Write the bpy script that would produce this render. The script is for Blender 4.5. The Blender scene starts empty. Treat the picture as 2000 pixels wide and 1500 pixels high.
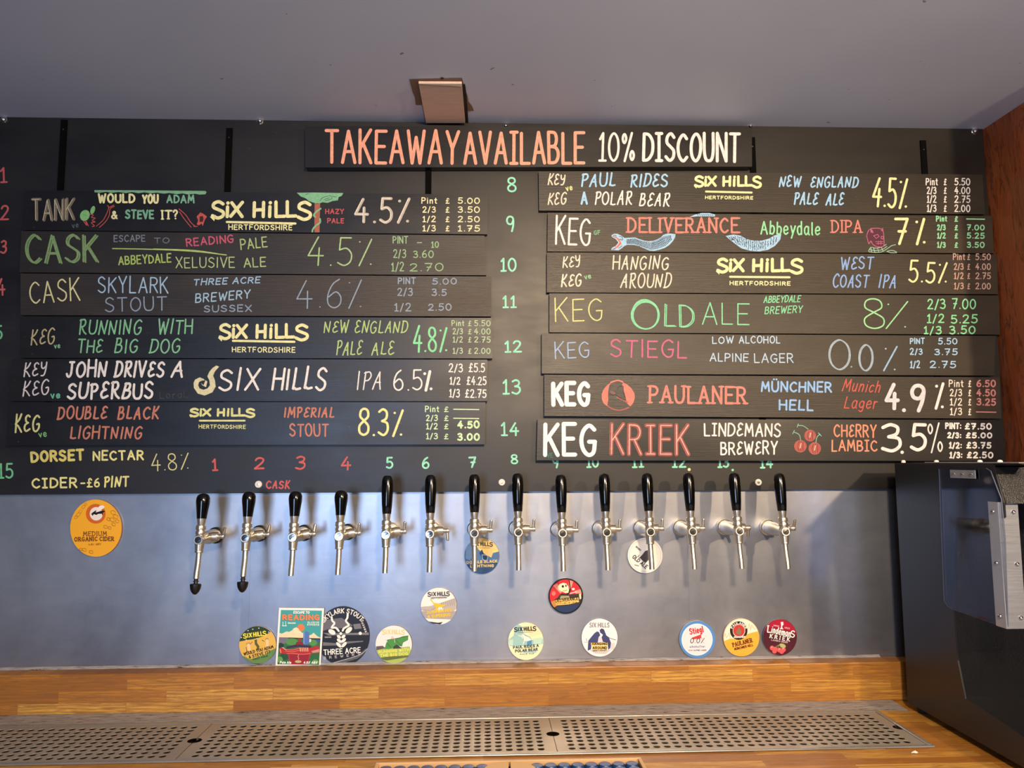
import bpy, math, random
from mathutils import Vector, Matrix
from mathutils.geometry import tessellate_polygon
random.seed(7)
R = math.radians
S = bpy.context.scene
COL = S.collection

# ---------------------------------------------------------------- camera
FPX = 1480.0
CAMP = Vector((0.0, -1.63, 1.50))
ROT = Matrix.Rotation(R(-2.2), 3, 'Z') @ Matrix.Rotation(R(90 + 5.8), 3, 'X') @ Matrix.Rotation(R(-0.28), 3, 'Z')
cam = bpy.data.cameras.new('camera'); camo = bpy.data.objects.new('camera', cam); COL.objects.link(camo)
cam.sensor_fit = 'HORIZONTAL'; cam.sensor_width = 36.0; cam.lens = FPX / 2000 * 36; cam.clip_start = 0.02
camo.matrix_world = Matrix.Translation(CAMP) @ ROT.to_4x4()
S.camera = camo

def ray(px, py): return ROT @ Vector(((px - 1000) / FPX, -(py - 750) / FPX, -1.0))
def AY(px, py, y): d = ray(px, py); return CAMP + d * ((y - CAMP.y) / d.y)
def AZ(px, py, z): d = ray(px, py); return CAMP + d * ((z - CAMP.z) / d.z)
def AX(px, py, x): d = ray(px, py); return CAMP + d * ((x - CAMP.x) / d.x)

# ---------------------------------------------------------------- world, lights, exposure
W = bpy.data.worlds.new('room_air'); S.world = W; W.use_nodes = True
W.node_tree.nodes['Background'].inputs[0].default_value = (0.62, 0.58, 0.58, 1)
W.node_tree.nodes['Background'].inputs[1].default_value = 0.05
def light(name, kind, loc, energy, color, to=None, **kw):
    l = bpy.data.lights.new(name, kind); l.energy = energy; l.color = color
    for k, v in kw.items(): setattr(l, k, v)
    o = bpy.data.objects.new(name, l); COL.objects.link(o); o.location = loc
    if to is not None: o.rotation_euler = (Vector(to) - Vector(loc)).to_track_quat('-Z', 'Y').to_euler()
    return o
light('warm_side_lamp', 'SPOT', (1.38, -2.0, 2.0), 82, (1.0, 0.72, 0.44), (0.35, 0, 1.45), spot_size=R(120), spot_blend=0.6, shadow_soft_size=0.03)
light('warm_ceiling_lamp', 'SPOT', (0.25, -1.85, 2.12), 142, (1.0, 0.74, 0.47), (0.32, 0, 1.35), spot_size=R(104), spot_blend=1.0, shadow_soft_size=0.06)
light('floor_bounce_fill', 'AREA', (1.5, -3.5, 2.75), 90, (1.0, 0.92, 0.86), (1.5, -3.5, 0), shape='RECTANGLE', size=1.8, size_y=1.2)  # added fill aimed at the floor, whose bounce brightens the ceiling
light('daylight_window', 'AREA', (-1.1, -5.0, 1.5), 72, (0.45, 0.64, 1.0), (-0.3, 0, 1.4), shape='RECTANGLE', size=0.9, size_y=1.4)
S.view_settings.view_transform = 'Standard'; S.view_settings.look = 'None'
S.view_settings.gamma = 1; S.view_settings.use_curve_mapping = False
S.view_settings.exposure = 0.0

# ---------------------------------------------------------------- materials
def lin(c):
    r = []
    for v in c[:3]:
        v = v / 255.0
        r.append(v / 12.92 if v <= 0.04045 else ((v + 0.055) / 1.055) ** 2.4)
    return (r[0], r[1], r[2], 1.0)
MATS = {}
def mat(name, col, rough=0.5, metal=0.0, spec=0.5, coat=0.0):
    if name in MATS: return MATS[name]
    m = bpy.data.materials.new(name); m.use_nodes = True
    b = m.node_tree.nodes['Principled BSDF']
    b.inputs['Base Color'].default_value = lin(col); b.inputs['Roughness'].default_value = rough
    b.inputs['Metallic'].default_value = metal; b.inputs['Specular IOR Level'].default_value = spec
    b.inputs['Coat Weight'].default_value = coat
    MATS[name] = m
    return m
class NT:
    def __init__(s, m): s.n = m.node_tree.nodes; s.l = m.node_tree.links; s.b = s.n['Principled BSDF']
    def add(s, t, **kw):
        x = s.n.new(t)
        for k, v in kw.items():
            if k in x.inputs.keys(): x.inputs[k].default_value = v
            else: setattr(x, k, v)
        return x
    def link(s, a, b): s.l.new(a, b)
    def coords(s, scale, rot=(0, 0, 0)):
        tc = s.add('ShaderNodeTexCoord'); mp = s.add('ShaderNodeMapping')
        mp.inputs['Scale'].default_value = scale; mp.inputs['Rotation'].default_value = rot
        s.link(tc.outputs['Object'], mp.inputs['Vector']); return mp.outputs['Vector']
    def noise(s, vec, scale, detail=4, rough=0.5, dist=0.0):
        n = s.add('ShaderNodeTexNoise'); n.inputs['Scale'].default_value = scale; n.inputs['Detail'].default_value = detail
        n.inputs['Roughness'].default_value = rough; n.inputs['Distortion'].default_value = dist
        s.link(vec, n.inputs['Vector']); return n.outputs['Fac']
    def ramp(s, fac, stops):
        r = s.add('ShaderNodeValToRGB'); e = r.color_ramp.elements
        while len(e) < len(stops): e.new(0.5)
        for k, (p, c) in enumerate(stops):
            e[k].position = p; e[k].color = c if len(c) == 4 else lin(c)
        s.link(fac, r.inputs['Fac']); return r.outputs['Color']
    def mix(s, fac, a, b, mode='MIX'):
        m = s.add('ShaderNodeMix', data_type='RGBA', blend_type=mode)
        for sock, v in ((m.inputs[0], fac), (m.inputs[6], a), (m.inputs[7], b)):
            if hasattr(v, 'is_output'): s.link(v, sock)
            else: sock.default_value = v
        return m.outputs[2]
    def bump(s, h, strength, dist=0.001):
        b = s.add('ShaderNodeBump'); b.inputs['Strength'].default_value = strength; b.inputs['Distance'].default_value = dist
        s.link(h, b.inputs['Height']); s.link(b.outputs['Normal'], s.b.inputs['Normal'])
G = lambda v: (v, v, v, 1)

def chalk_material(name, a, b, rough, grain=1.0, streak=30):
    m = mat(name, a, rough, 0, 0.5); t = NT(m)
    big = t.noise(t.coords((1.2, 1, 3)), 3.0, 5, 0.6)
    gr = t.noise(t.coords((2.5, 20, streak * 3)), 6.0, 5, 0.65)
    sp = t.noise(t.coords((1, 1, 1)), 160, 2)
    c = t.ramp(big, [(0.35, a), (0.75, b)])
    c = t.mix(t.ramp(gr, [(0.3, G(0)), (0.8, G(0.55))]), c, lin(b))
    c = t.mix(t.ramp(sp, [(0.72, G(0)), (0.80, G(0.22))]), c, lin((140, 128, 116)))
    t.link(c, t.b.inputs['Base Color'])
    t.link(t.ramp(big, [(0.3, G(rough - 0.05)), (0.7, G(rough + 0.09))]), t.b.inputs['Roughness'])
    t.bump(gr, 0.22 * grain, 0.001)
    return m
M_PANEL = chalk_material('black_panel_paint', (15, 12, 11), (29, 25, 21), 0.42, 0.15, 3)
M_BOARD = [chalk_material('chalkboard_paint_%d' % k, a, b, r, g) for k, (a, b, r, g) in enumerate([
    ((15, 13, 12), (27, 24, 21), 0.36, 0.8), ((26, 22, 18), (48, 41, 31), 0.42, 1.4),
    ((27, 22, 17), (58, 48, 35), 0.42, 2.4), ((14, 12, 12), (24, 21, 19), 0.35, 0.5)])]
M_RAIL = mat('rail_black', (3, 3, 3), 0.9, 0, 0.12)

def steel_sheet():
    m = mat('zinc_sheet', (140, 142, 150), 0.36, 0.86); t = NT(m)
    big = t.noise(t.coords((1.2, 1, 0.8)), 2.2, 6, 0.6, 0.4)
    st = t.noise(t.coords((4, 3, 7)), 4, 5, 0.65, 0.5)
    sc = t.noise(t.coords((1.2, 4, 40), (0, R(28), 0)), 7, 3, 0.6)
    c = t.ramp(big, [(0.3, (138, 140, 148)), (0.5, (168, 170, 176)), (0.75, (194, 194, 196))])
    c = t.mix(t.ramp(st, [(0.35, G(0.16)), (0.7, G(0))]), c, lin((104, 106, 122)))
    t.link(c, t.b.inputs['Base Color'])
    t.link(t.ramp(big, [(0.3, G(0.32)), (0.7, G(0.39))]), t.b.inputs['Roughness'])
    t.bump(sc, 0.03, 0.001)
    return m
M_SHEET = steel_sheet()

def ceiling_mat():
    m = mat('ceiling_paint', (212, 206, 212), 0.5); t = NT(m)
    big = t.noise(t.coords((1, 1, 1)), 2.5, 4)
    sp = t.noise(t.coords((1, 1, 1)), 42, 2)
    c = t.ramp(big, [(0.3, (192, 200, 224)), (0.7, (202, 210, 233))])
    c = t.mix(t.ramp(sp, [(0.76, G(0)), (0.79, G(0.7))]), c, lin((70, 62, 60)))
    t.link(c, t.b.inputs['Base Color'])
    t.bump(t.noise(t.coords((1, 4, 1)), 14, 4), 0.06, 0.002)
    return m
M_CEIL = ceiling_mat()

def staves(name, plane, tones, bw=0.21, bh=0.0225):
    m = mat(name, tones[0], 0.42); t = NT(m)
    tc = t.add('ShaderNodeTexCoord'); sep = t.add('ShaderNodeSeparateXYZ'); cmb = t.add('ShaderNodeCombineXYZ')
    t.link(tc.outputs['Object'], sep.inputs[0]); t.link(sep.outputs['X'], cmb.inputs['X'])
    t.link(sep.outputs[plane], cmb.inputs['Y'])
    def brick(off, c1, c2, mort):
        b = t.add('ShaderNodeTexBrick'); b.offset = off; b.offset_frequency = 2; b.squash = 1.0
        b.inputs['Color1'].default_value = c1; b.inputs['Color2'].default_value = c2; b.inputs['Mortar'].default_value = mort
        b.inputs['Scale'].default_value = 1.0; b.inputs['Mortar Size'].default_value = 0.0004; b.inputs['Mortar Smooth'].default_value = 0.3
        b.inputs['Brick Width'].default_value = bw; b.inputs['Row Height'].default_value = bh; b.inputs['Bias'].default_value = 0.0
        t.link(cmb.outputs[0], b.inputs['Vector']); return b
    rnd = brick(0.37, G(0), G(1), G(0.1))
    c = t.ramp(rnd.outputs['Color'], [(0.05, tones[0]), (0.4, tones[1]), (0.7, tones[2]), (1.0, tones[3])])
    shift = t.add('ShaderNodeVectorMath', operation='MULTIPLY_ADD'); shift.inputs[1].default_value = (1, 1, 1)
    t.link(cmb.outputs[0], shift.inputs[0])
    sc = t.add('ShaderNodeVectorMath', operation='SCALE'); sc.inputs['Scale'].default_value = 3.0
    t.link(rnd.outputs['Color'], sc.inputs[0]); t.link(sc.outputs[0], shift.inputs[2])
    mp = t.add('ShaderNodeMapping'); mp.inputs['Scale'].default_value = (5, 70, 1); t.link(shift.outputs[0], mp.inputs['Vector'])
    g1 = t.noise(mp.outputs['Vector'], 3.0, 6, 0.65, 1.2)
    mp2 = t.add('ShaderNodeMapping'); mp2.inputs['Scale'].default_value = (4, 30, 1); t.link(shift.outputs[0], mp2.inputs['Vector'])
    wv = t.add('ShaderNodeTexWave', wave_type='BANDS', bands_direction='Y'); wv.inputs['Scale'].default_value = 1.6
    wv.inputs['Distortion'].default_value = 7; wv.inputs['Detail'].default_value = 3; t.link(mp2.outputs['Vector'], wv.inputs['Vector'])
    c = t.mix(t.ramp(g1, [(0.38, G(0.75)), (0.62, G(0))]), c, lin((128, 82, 34)))
    c = t.mix(t.ramp(wv.outputs['Fac'], [(0.0, G(0.45)), (0.35, G(0))]), c, lin((130, 84, 38)))
    t.link(c, t.b.inputs['Base Color'])
    t.link(t.ramp(g1, [(0.3, G(0.5)), (0.7, G(0.36))]), t.b.inputs['Roughness'])
    t.bump(g1, 0.1, 0.0006)
    return m
OAK = ((160, 102, 34), (186, 126, 46), (202, 148, 60), (214, 164, 76))
M_UP = staves('oak_staves_front', 'Z', OAK)
M_TOP = staves('oak_staves_top', 'Y', OAK, 0.23, 0.024)

def red_wood():
    m = mat('red_brown_veneer', (110, 52, 24), 0.4); t = NT(m)
    n = t.noise(t.coords((1, 3, 1.2)), 3.0, 4, 0.55, 0.4)
    c = t.ramp(n, [(0.3, (104, 48, 20)), (0.7, (150, 80, 40))])
    f = t.noise(t.coords((1, 9, 1.3), (R(58), 0, 0)), 3.4, 5, 0.6, 0.8)
    c = t.mix(t.ramp(f, [(0.455, G(0)), (0.49, G(0.8)), (0.505, G(0.1)), (0.60, G(0)), (0.615, G(0.7)), (0.63, G(0))]), c, lin((46, 20, 9)))
    c = t.mix(t.ramp(t.noise(t.coords((8, 50, 5), (R(50), 0, 0)), 6, 4), [(0.4, G(0.35)), (0.7, G(0))]), c, lin((70, 32, 14)))
    t.link(c, t.b.inputs['Base Color'])
    return m
M_RED = red_wood()

def chrome_mat():
    m = mat('brushed_nickel', (214, 206, 190), 0.3, 0.9); return m
M_CHROME = chrome_mat()
M_CHROME2 = mat('polished_chrome', (205, 204, 202), 0.12, 1.0)
M_HANDLE = mat('black_lacquer', (5, 5, 6), 0.16, 0, 0.5, 0.3)
M_BLKPL = mat('black_plastic', (12, 12, 12), 0.4)
M_DARK = mat('dark_gap', (6, 6, 6), 0.7)
def tray_steel(name, col, rough, metal=0.6):
    m = mat(name, col, rough, metal); t = NT(m)
    n = t.noise(t.coords((3, 60, 60)), 6, 4, 0.6)
    t.link(t.ramp(n, [(0.3, G(rough - 0.05)), (0.7, G(rough + 0.1))]), t.b.inputs['Roughness'])
    big = t.noise(t.coords((1, 1, 1)), 9, 4)
    t.link(t.ramp(big, [(0.35, tuple(v - 14 for v in col)), (0.7, col)]), t.b.inputs['Base Color'])
    return m
M_GRATE = tray_steel('grate_steel', (186, 177, 164), 0.45)
M_RIM = tray_steel('tray_rim_steel', (170, 168, 164), 0.28)
M_BASIN = mat('tray_basin_steel', (84, 72, 58), 0.5, 0.5)
def seal():
    m = mat('grey_sealant', (126, 120, 116), 0.6); t = NT(m)
    n = t.noise(t.coords((5, 30, 30)), 7, 5, 0.7)
    t.link(t.ramp(n, [(0.35, (16, 15, 16)), (0.40, (134, 130, 130)), (0.7, (178, 172, 168))]), t.b.inputs['Base Color'])
    return m
M_SEAL = seal()
def powder():
    m = mat('black_textured_powder_coat', (15, 15, 17), 0.27); t = NT(m)
    n = t.noise(t.coords((1, 1, 1)), 640, 2, 0.5); t.bump(n, 0.6, 0.001); return m
M_POWDER = powder()
M_SIDE = mat('black_satin_paint', (17, 17, 20), 0.38)
M_ALU = tray_steel('brushed_aluminium', (172, 174, 180), 0.32)
def acrylic():
    m = mat('clear_acrylic', (225, 230, 245), 0.04); t = NT(m)
    tr = t.add('ShaderNodeBsdfTransparent'); tr.inputs[0].default_value = (0.86, 0.88, 0.93, 1)
    gl = t.add('ShaderNodeBsdfGlossy'); gl.inputs['Roughness'].default_value = 0.06; gl.inputs['Color'].default_value = (0.9, 0.92, 1, 1)
    geo = t.add('ShaderNodeNewGeometry'); inv = t.add('ShaderNodeMath', operation='SUBTRACT'); inv.inputs[0].default_value = 1.0
    fr = t.add('ShaderNodeFresnel'); fr.inputs['IOR'].default_value = 1.85
    mul = t.add('ShaderNodeMath', operation='MULTIPLY')
    t.link(geo.outputs['Backfacing'], inv.inputs[1]); t.link(inv.outputs[0], mul.inputs[0]); t.link(fr.outputs[0], mul.inputs[1])
    mx = t.add('ShaderNodeMixShader'); out = t.n['Material Output']
    t.link(mul.outputs[0], mx.inputs[0]); t.link(tr.outputs[0], mx.inputs[1]); t.link(gl.outputs[0], mx.inputs[2])
    t.link(mx.outputs[0], out.inputs['Surface']); return m
M_ACRYL = acrylic()
M_ACEDGE = mat('acrylic_edge', (84, 90, 108), 0.35)

def paint(col, op=1.0):
    lu = 0.3 * col[0] + 0.59 * col[1] + 0.11 * col[2]
    col = tuple(int(min(244, round(c * 0.84 + lu * 0.16 + k))) for c, k in zip(col, (-2, 0, 7)))
    key = 'paint_%d_%d_%d_%d' % (col[0], col[1], col[2], int(op * 100))
    if key in MATS: return MATS[key]
    m = mat(key, col, 0.62, 0, 0.35); t = NT(m)
    v = t.coords((1, 1, 1))
    n = t.noise(v, 130, 3, 0.6)
    dk = tuple(x * 0.91 for x in col)
    t.link(t.ramp(n, [(0.35, dk), (0.6, col)]), t.b.inputs['Base Color'])
    if op < 1:
        ch = t.noise(v, 420, 3, 0.7)
        a = t.ramp(ch, [(0.62 - 0.55 * op, G(max(0.0, op - 0.2))), (0.85 - 0.5 * op, G(min(1, op + 0.2)))])
        t.link(a, t.b.inputs['Alpha'])
    return m
def prnt(col):
    return mat('print_%d_%d_%d' % tuple(int(c) for c in col[:3]), col, 0.35, 0, 0.4)

# ---------------------------------------------------------------- mesh builder
WP = {}; FACE = {}
class MB:
    def __init__(s): s.v = []; s.f = []; s.fm = []; s.m = []
    def mi(s, m):
        if m not in s.m: s.m.append(m)
        return s.m.index(m)
    def add(s, vs, fs, m):
        b = len(s.v); i = s.mi(m); s.v += [Vector(v) for v in vs]
        for f in fs: s.f.append([b + k for k in f]); s.fm.append(i)
    def box(s, x0, x1, y0, y1, z0, z1, m):
        s.add([(x, y, z) for x in (x0, x1) for y in (y0, y1) for z in (z0, z1)],
              [(0, 1, 3, 2), (4, 6, 7, 5), (0, 4, 5, 1), (2, 3, 7, 6), (0, 2, 6, 4), (1, 5, 7, 3)], m)
    def prism(s, pts, off, m, mside=None):
        n = len(pts); off = Vector(off); pts = [Vector(p) for p in pts]
        tris = tessellate_polygon([pts])
        s.add(pts, [tuple(t) for t in tris] if n > 4 else [tuple(range(n))], m)
        s.add([p + off for p in pts], [tuple(reversed(t)) for t in tris] if n > 4 else [tuple(reversed(range(n)))], m)
        s.add(pts + [p + off for p in pts], [(k, (k + 1) % n, n + (k + 1) % n, n + k) for k in range(n)], mside or m)
    def flat(s, pts, m):
        pts = [Vector(p) for p in pts]
        s.add(pts, [tuple(t) for t in tessellate_polygon([pts])], m)
    def lathe(s, prof, org, ax, m, seg=24, cap=True):
        org = Vector(org); ax = Vector(ax).normalized()
        u = ax.orthogonal().normalized(); w = ax.cross(u)
        vs = []; fs = []; n = len(prof)
        for (r, h) in prof:
            for k in range(seg):
                a = 2 * math.pi * k / seg
                vs.append(org + ax * h + (u * math.cos(a) + w * math.sin(a)) * max(r, 1e-5))
        for j in range(n - 1):
            for k in range(seg):
                k2 = (k + 1) % seg
                fs.append((j * seg + k, j * seg + k2, (j + 1) * seg + k2, (j + 1) * seg + k))
        if cap:
            fs.append(tuple(reversed(range(seg)))); fs.append(tuple((n - 1) * seg + k for k in range(seg)))
        s.add(vs, fs, m)
    def tube(s, path, r, m, seg=14, cap=True):
        path = [Vector(p) for p in path]; n = len(path); vs = []; fs = []
        rs = r if isinstance(r, (list, tuple)) else [r] * n
        u = None
        for j, p in enumerate(path):
            d = (path[min(j + 1, n - 1)] - path[max(j - 1, 0)]).normalized()
            u = d.orthogonal().normalized() if u is None else (u - d * u.dot(d)).normalized()
            w = d.cross(u)
            for k in range(seg):
                a = 2 * math.pi * k / seg; vs.append(p + (u * math.cos(a) + w * math.sin(a)) * rs[j])
        for j in range(n - 1):
            for k in range(seg):
                k2 = (k + 1) % seg; fs.append((j * seg + k, j * seg + k2, (j + 1) * seg + k2, (j + 1) * seg + k))
        if cap: fs.append(tuple(reversed(range(seg)))); fs.append(tuple((n - 1) * seg + k for k in range(seg)))
        s.add(vs, fs, m)
    def build(s, name, parent=None, org=None, smooth=None, bevel=0.0, fix=True):
        org = Vector(org) if org is not None else (WP[parent] if parent else Vector((0, 0, 0)))
        me = bpy.data.meshes.new(name); me.from_pydata([v - org for v in s.v], [], s.f)
        for m in s.m: me.materials.append(m)
        for p, i in zip(me.polygons, s.fm): p.material_index = i
        if smooth is not None: me.shade_smooth(); me.set_sharp_from_angle(angle=R(smooth))
        o = bpy.data.objects.new(name, me); COL.objects.link(o)
        if parent: o.parent = parent; o.location = org - WP[parent]
        else: o.location = org
        WP[o] = org
        if bevel:
            b = o.modifiers.new('bevel', 'BEVEL'); b.width = bevel; b.segments = 2; b.limit_method = 'ANGLE'
        return o
def tag(o, label, cat=None, group=None, kind=None):
    if label: o['label'] = label
    if cat: o['category'] = cat
    if group: o['group'] = group
    if kind: o['kind'] = kind
    return o
def empty(name, loc, label, cat, group=None):
    o = bpy.data.objects.new(name, None); COL.objects.link(o); o.location = loc; o.empty_display_size = 0.05
    WP[o] = Vector(loc); return tag(o, label, cat, group)

# ---------------------------------------------------------------- lettering
GL = {}
def defg(s):
    for ln in s.strip().split('\n'):
        ch, w, rest = ln.strip().split(' ', 2)
        st = []
        for part in rest.split('|'):
            part = part.strip(); sm = part.startswith('~')
            st.append((sm, [tuple(float(q) for q in p.split(',')) for p in part.lstrip('~').split()]))
        GL[ch] = (float(w), st)
defg('''
A 7 0,0 3.5,10 7,0|1.2,3.5 5.8,3.5
B 6 0,0 0,10|~0,10 4,9.7 5,7.6 3.8,5.6 0,5.3|~0,5.3 4.5,4.9 6,2.7 4.3,.3 0,0
C 6.5 ~6.3,8.5 3.8,10 1,8 0,5 1,1.8 3.8,0 6.5,1.5
D 6.5 0,0 0,10|~0,10 3.5,9.6 6.3,7 6.3,3 3.5,.4 0,0
E 5.5 5.5,10 0,10 0,0 5.5,0|0,5.2 4.6,5.2
F 5.5 5.5,10 0,10 0,0|0,5.2 4.5,5.2
G 6.8 ~6.3,8.6 3.8,10 1,8.2 0,5 1,1.8 3.6,0 6,1 6.6,4.5|6.7,4.5 3.8,4.5
H 6.5 0,0 0,10|6.5,0 6.5,10|0,5.2 6.5,5.2
I 1 .5,0 .5,10
Î 4 0,0 4,0|2,0 2,10|0,10 4,10
J 5.5 ~3.8,10 3.8,3 2.6,.3 1,.3 0,2|2,10 5.5,10
K 6.2 0,0 0,10|6,10 0,4.3|1.8,5.9 6.2,0
L 5 0,10 0,0 5,0
M 8 0,0 1,10 4,3 7,10 8,0
N 6.5 0,0 0,10 6.5,0 6.5,10
O 7 ~3.5,10 .9,8.3 0,5 .9,1.7 3.5,0 6.1,1.7 7,5 6.1,8.3 3.5,10
P 5.8 0,0 0,10|~0,10 4.2,9.6 5.8,7.4 4.2,5 0,4.6
R 6.2 0,0 0,10|~0,10 4.2,9.6 5.6,7.5 4.2,5.3 0,5|2.6,5 6.2,0
S 6 ~5.6,8.6 3.3,10 .8,8.8 .6,6.6 3,5.2 5.6,3.6 5.4,1.2 2.8,0 0,1.4
T 6.5 0,10 6.5,10|3.25,10 3.25,0
U 6.5 ~0,10 0,3.5 1.2,.6 3.2,0 5.3,.6 6.5,3.5 6.5,10
V 6.8 0,10 3.4,0 6.8,10
W 9 0,10 2.3,0 4.5,8 6.7,0 9,10
X 6.5 0,0 6.5,10|0,10 6.5,0
x 5 0,6.4 4.8,0|0,0 4.8,6.4
Y 6.5 0,10 3.2,4.6 6.5,10|3.2,4.6 3.2,0
Z 6.3 0,10 6.3,10 0,0 6.3,0
Ü 6.5 ~0,10 0,3.5 1.2,.6 3.2,0 5.3,.6 6.5,3.5 6.5,10|1.8,12.3 1.9,12.3|4.6,12.3 4.7,12.3
Ö 7 ~3.5,10 .9,8.3 0,5 .9,1.7 3.5,0 6.1,1.7 7,5 6.1,8.3 3.5,10|2,12.3 2.1,12.3|5,12.3 5.1,12.3
ï 2 1,0 1,6.8|1,9.4 1.05,9.4
0 6.2 ~3.1,10 .8,8.3 0,5 .8,1.7 3.1,0 5.4,1.7 6.2,5 5.4,8.3 3.1,10
1 3.6 .3,7.8 2.2,10 2.2,0|.2,0 4.2,0
¹ 2 0,7.8 1.6,10 1.6,0
2 5.6 ~.2,8 1.2,9.6 3.2,10 5,8.8 4.9,6.4 2.6,3 0,0|0,0 5.8,0
3 5.4 ~.3,9 2.6,10 4.8,8.8 4.4,6.4 2,5.4|~2,5.4 5,4.6 5.3,1.8 3,0 0,1
4 6 3.8,10 0,3.4 6,3.4|4.3,6.2 4.1,0
5 5.4 5.2,10 1,10 .6,5.6|~.6,5.6 3.4,6.2 5.4,4.2 5,1.4 2.6,0 0,1
6 5.6 ~4.6,10 2,8.2 .3,4.6 .5,1.4 2.8,0 5.1,1.2 5.4,3.8 3.4,5.6 .6,3.8
7 5.6 0,10 5.6,10 2,0|1.6,5 4.8,5
8 5.6 ~2.8,5.4 .5,7 .8,9.2 2.8,10 4.8,9.2 5.1,7 2.8,5.4 .2,3.4 .4,1 2.8,0 5.2,1 5.4,3.4 2.8,5.4
9 5.4 ~5,7.4 3.6,5 1.2,5.2 .2,7.4 1.2,9.6 3.4,10 5,8.4 4.8,4 3.6,0
% 6.4 1,9 1.1,9|5.8,10 .6,0|5.2,.6 5.3,.6
¤ 7.4 5.8,10 1.4,0|~1,9.6 0,8.6 0,7.4 1,6.4 2,7.4 2,8.6 1,9.6|~6.2,3.6 5.2,2.6 5.2,1.4 6.2,.4 7.2,1.4 7.2,2.6 6.2,3.6
. 1.2 .5,.3 .6,.3
: 1.4 .6,1.2 .7,1.2|.6,6.4 .7,6.4
/ 3.6 3.6,10 0,-1
- 4.5 0,4.8 4.5,4.8
£ 5.8 ~5.5,8.4 4,10 2.4,8.8 2.4,5 2,1.5 .2,.2|.2,.2 5.8,.2|.6,5 4.4,5
& 6.4 ~6.2,0 2.4,6 1.6,8.4 2.8,10 4.2,8.6 3.2,6 .8,4 .2,1.8 2,0 4.4,1 5.8,4.4
? 4.6 ~0,8 1.2,9.8 3.2,9.8 4.5,8 3.6,6 2.1,4.6 2.1,3|2.1,.3 2.2,.3
a 5 ~4.6,5.8 2.4,6.6 .4,4.8 .3,1.8 2,0 4.4,2|~4.6,6.2 4.5,1.4 5.4,0
b 5 ~.3,10 .3,.2|~.3,4.6 2,6.6 4.4,5.4 4.6,2 2.8,0 .3,1
c 4.4 ~4.3,5.4 2.6,6.5 .5,5 .2,2 2,0 4.4,1.2
d 5 ~4.5,10 4.5,.2|~4.5,4.6 3,6.6 .5,5.4 .2,2 2,0 4.5,1.2
e 4.8 ~.4,3.2 4.4,3.8 4,6 2.2,6.6 .4,4.8 .4,1.6 2.2,0 4.6,1.2
f 3.6 ~3.6,9.6 2.2,9.6 1.5,7.5 1.5,0|0,6.2 3.3,6.2
g 5 ~4.6,5.8 2.4,6.6 .4,4.8 .6,1.8 2.4,.6 4.4,2|~4.6,6.2 4.6,-1 3,-3 .6,-2
h 5 .4,10 .4,0|~.4,4.4 2.4,6.4 4.3,5.2 4.4,0
i 1.4 .7,6.4 .7,0|.7,9 .75,9
k 4.8 .4,10 .4,0|4.4,6.4 .4,2.8|1.6,4 4.8,0
l 1.4 .6,10 .6,.6 1.2,0
m 8 .4,6.4 .4,0|~.4,4.4 2.2,6.4 3.9,5.2 4,0|~4,4.4 5.8,6.4 7.5,5.2 7.6,0
n 5 .4,6.4 .4,0|~.4,4.4 2.4,6.4 4.3,5.2 4.4,0
o 5 ~2.5,6.6 .6,5.4 .2,3.3 .8,1 2.5,0 4.3,1 4.8,3.3 4.3,5.4 2.5,6.6
r 3.6 .4,6.4 .4,0|~.4,4 1.8,6.2 3.5,6
s 4 ~3.8,5.6 2,6.6 .5,5.4 2,3.6 3.7,1.8 2.2,0 .1,1
t 3.6 1.6,9 1.6,.8 3.2,0|0,6.4 3.4,6.4
u 5 ~.3,6.4 .4,1.6 2,0 4.2,1.6 4.4,6.4|4.4,6.4 4.5,0
v 4.6 0,6.4 2.2,0 4.5,6.4
y 4.8 0,6.4 2.4,.4|4.8,6.4 1.2,-3
''')
ALT = {}
_s = dict(GL); GL.clear()
defg('''
E 5.5 ~5.4,9 3.5,10 1.4,8.6 1.8,6.2 3.8,5.3|~3.8,5.3 1,4.2 .2,2 1.8,.1 5.5,1.3
K 6.2 1.6,10 .4,0|~6.2,10 4,7 .4,4.6 3,3.4 6.2,0
L 5 ~.8,10 .5,3 .2,.4 1,.9 2.4,.2 5,.6
G 6.6 ~6,8.8 3.8,10 1,8 0,4.6 1.2,.8 3.8,0 6,2 6,4.6 4,4.4
A 6.6 ~0,0 1.8,5 4.2,10|~4.2,10 4.8,5 6,0|1.6,4 5.4,4
N 6.6 0,0 .6,9.5|~.6,9.5 2.6,5 5.2,.5|5.2,.5 6.4,10
R 6.2 .6,0 1,10|~.2,9.4 4.2,10 5.4,7.8 4,5.6 1.4,5|~2.2,5.2 4,2 6.4,.2
P 5.6 1,0 1,10|~.2,9.4 4,10 5.6,7.8 4,5.4 1.2,5
B 6 0,.6 1.6,10|~1,9.6 4.4,9.8 5,7.6 3.8,5.8 1,5.4|~1,5.4 5,5 5.8,2.8 4,.4 0,0
D 6.4 .2,0 1.4,10|~.8,9.8 4.6,9.6 6.6,7 6,3 3.4,.6 -.4,0
Y 6 ~0,10 .6,6.4 2.6,5.4 4.6,7|~5.4,10 5,4 3.6,.4 1,0
I 1.4 .4,0 1,10
''')
ALT = dict(GL); GL.clear(); GL.update(_s)

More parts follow.
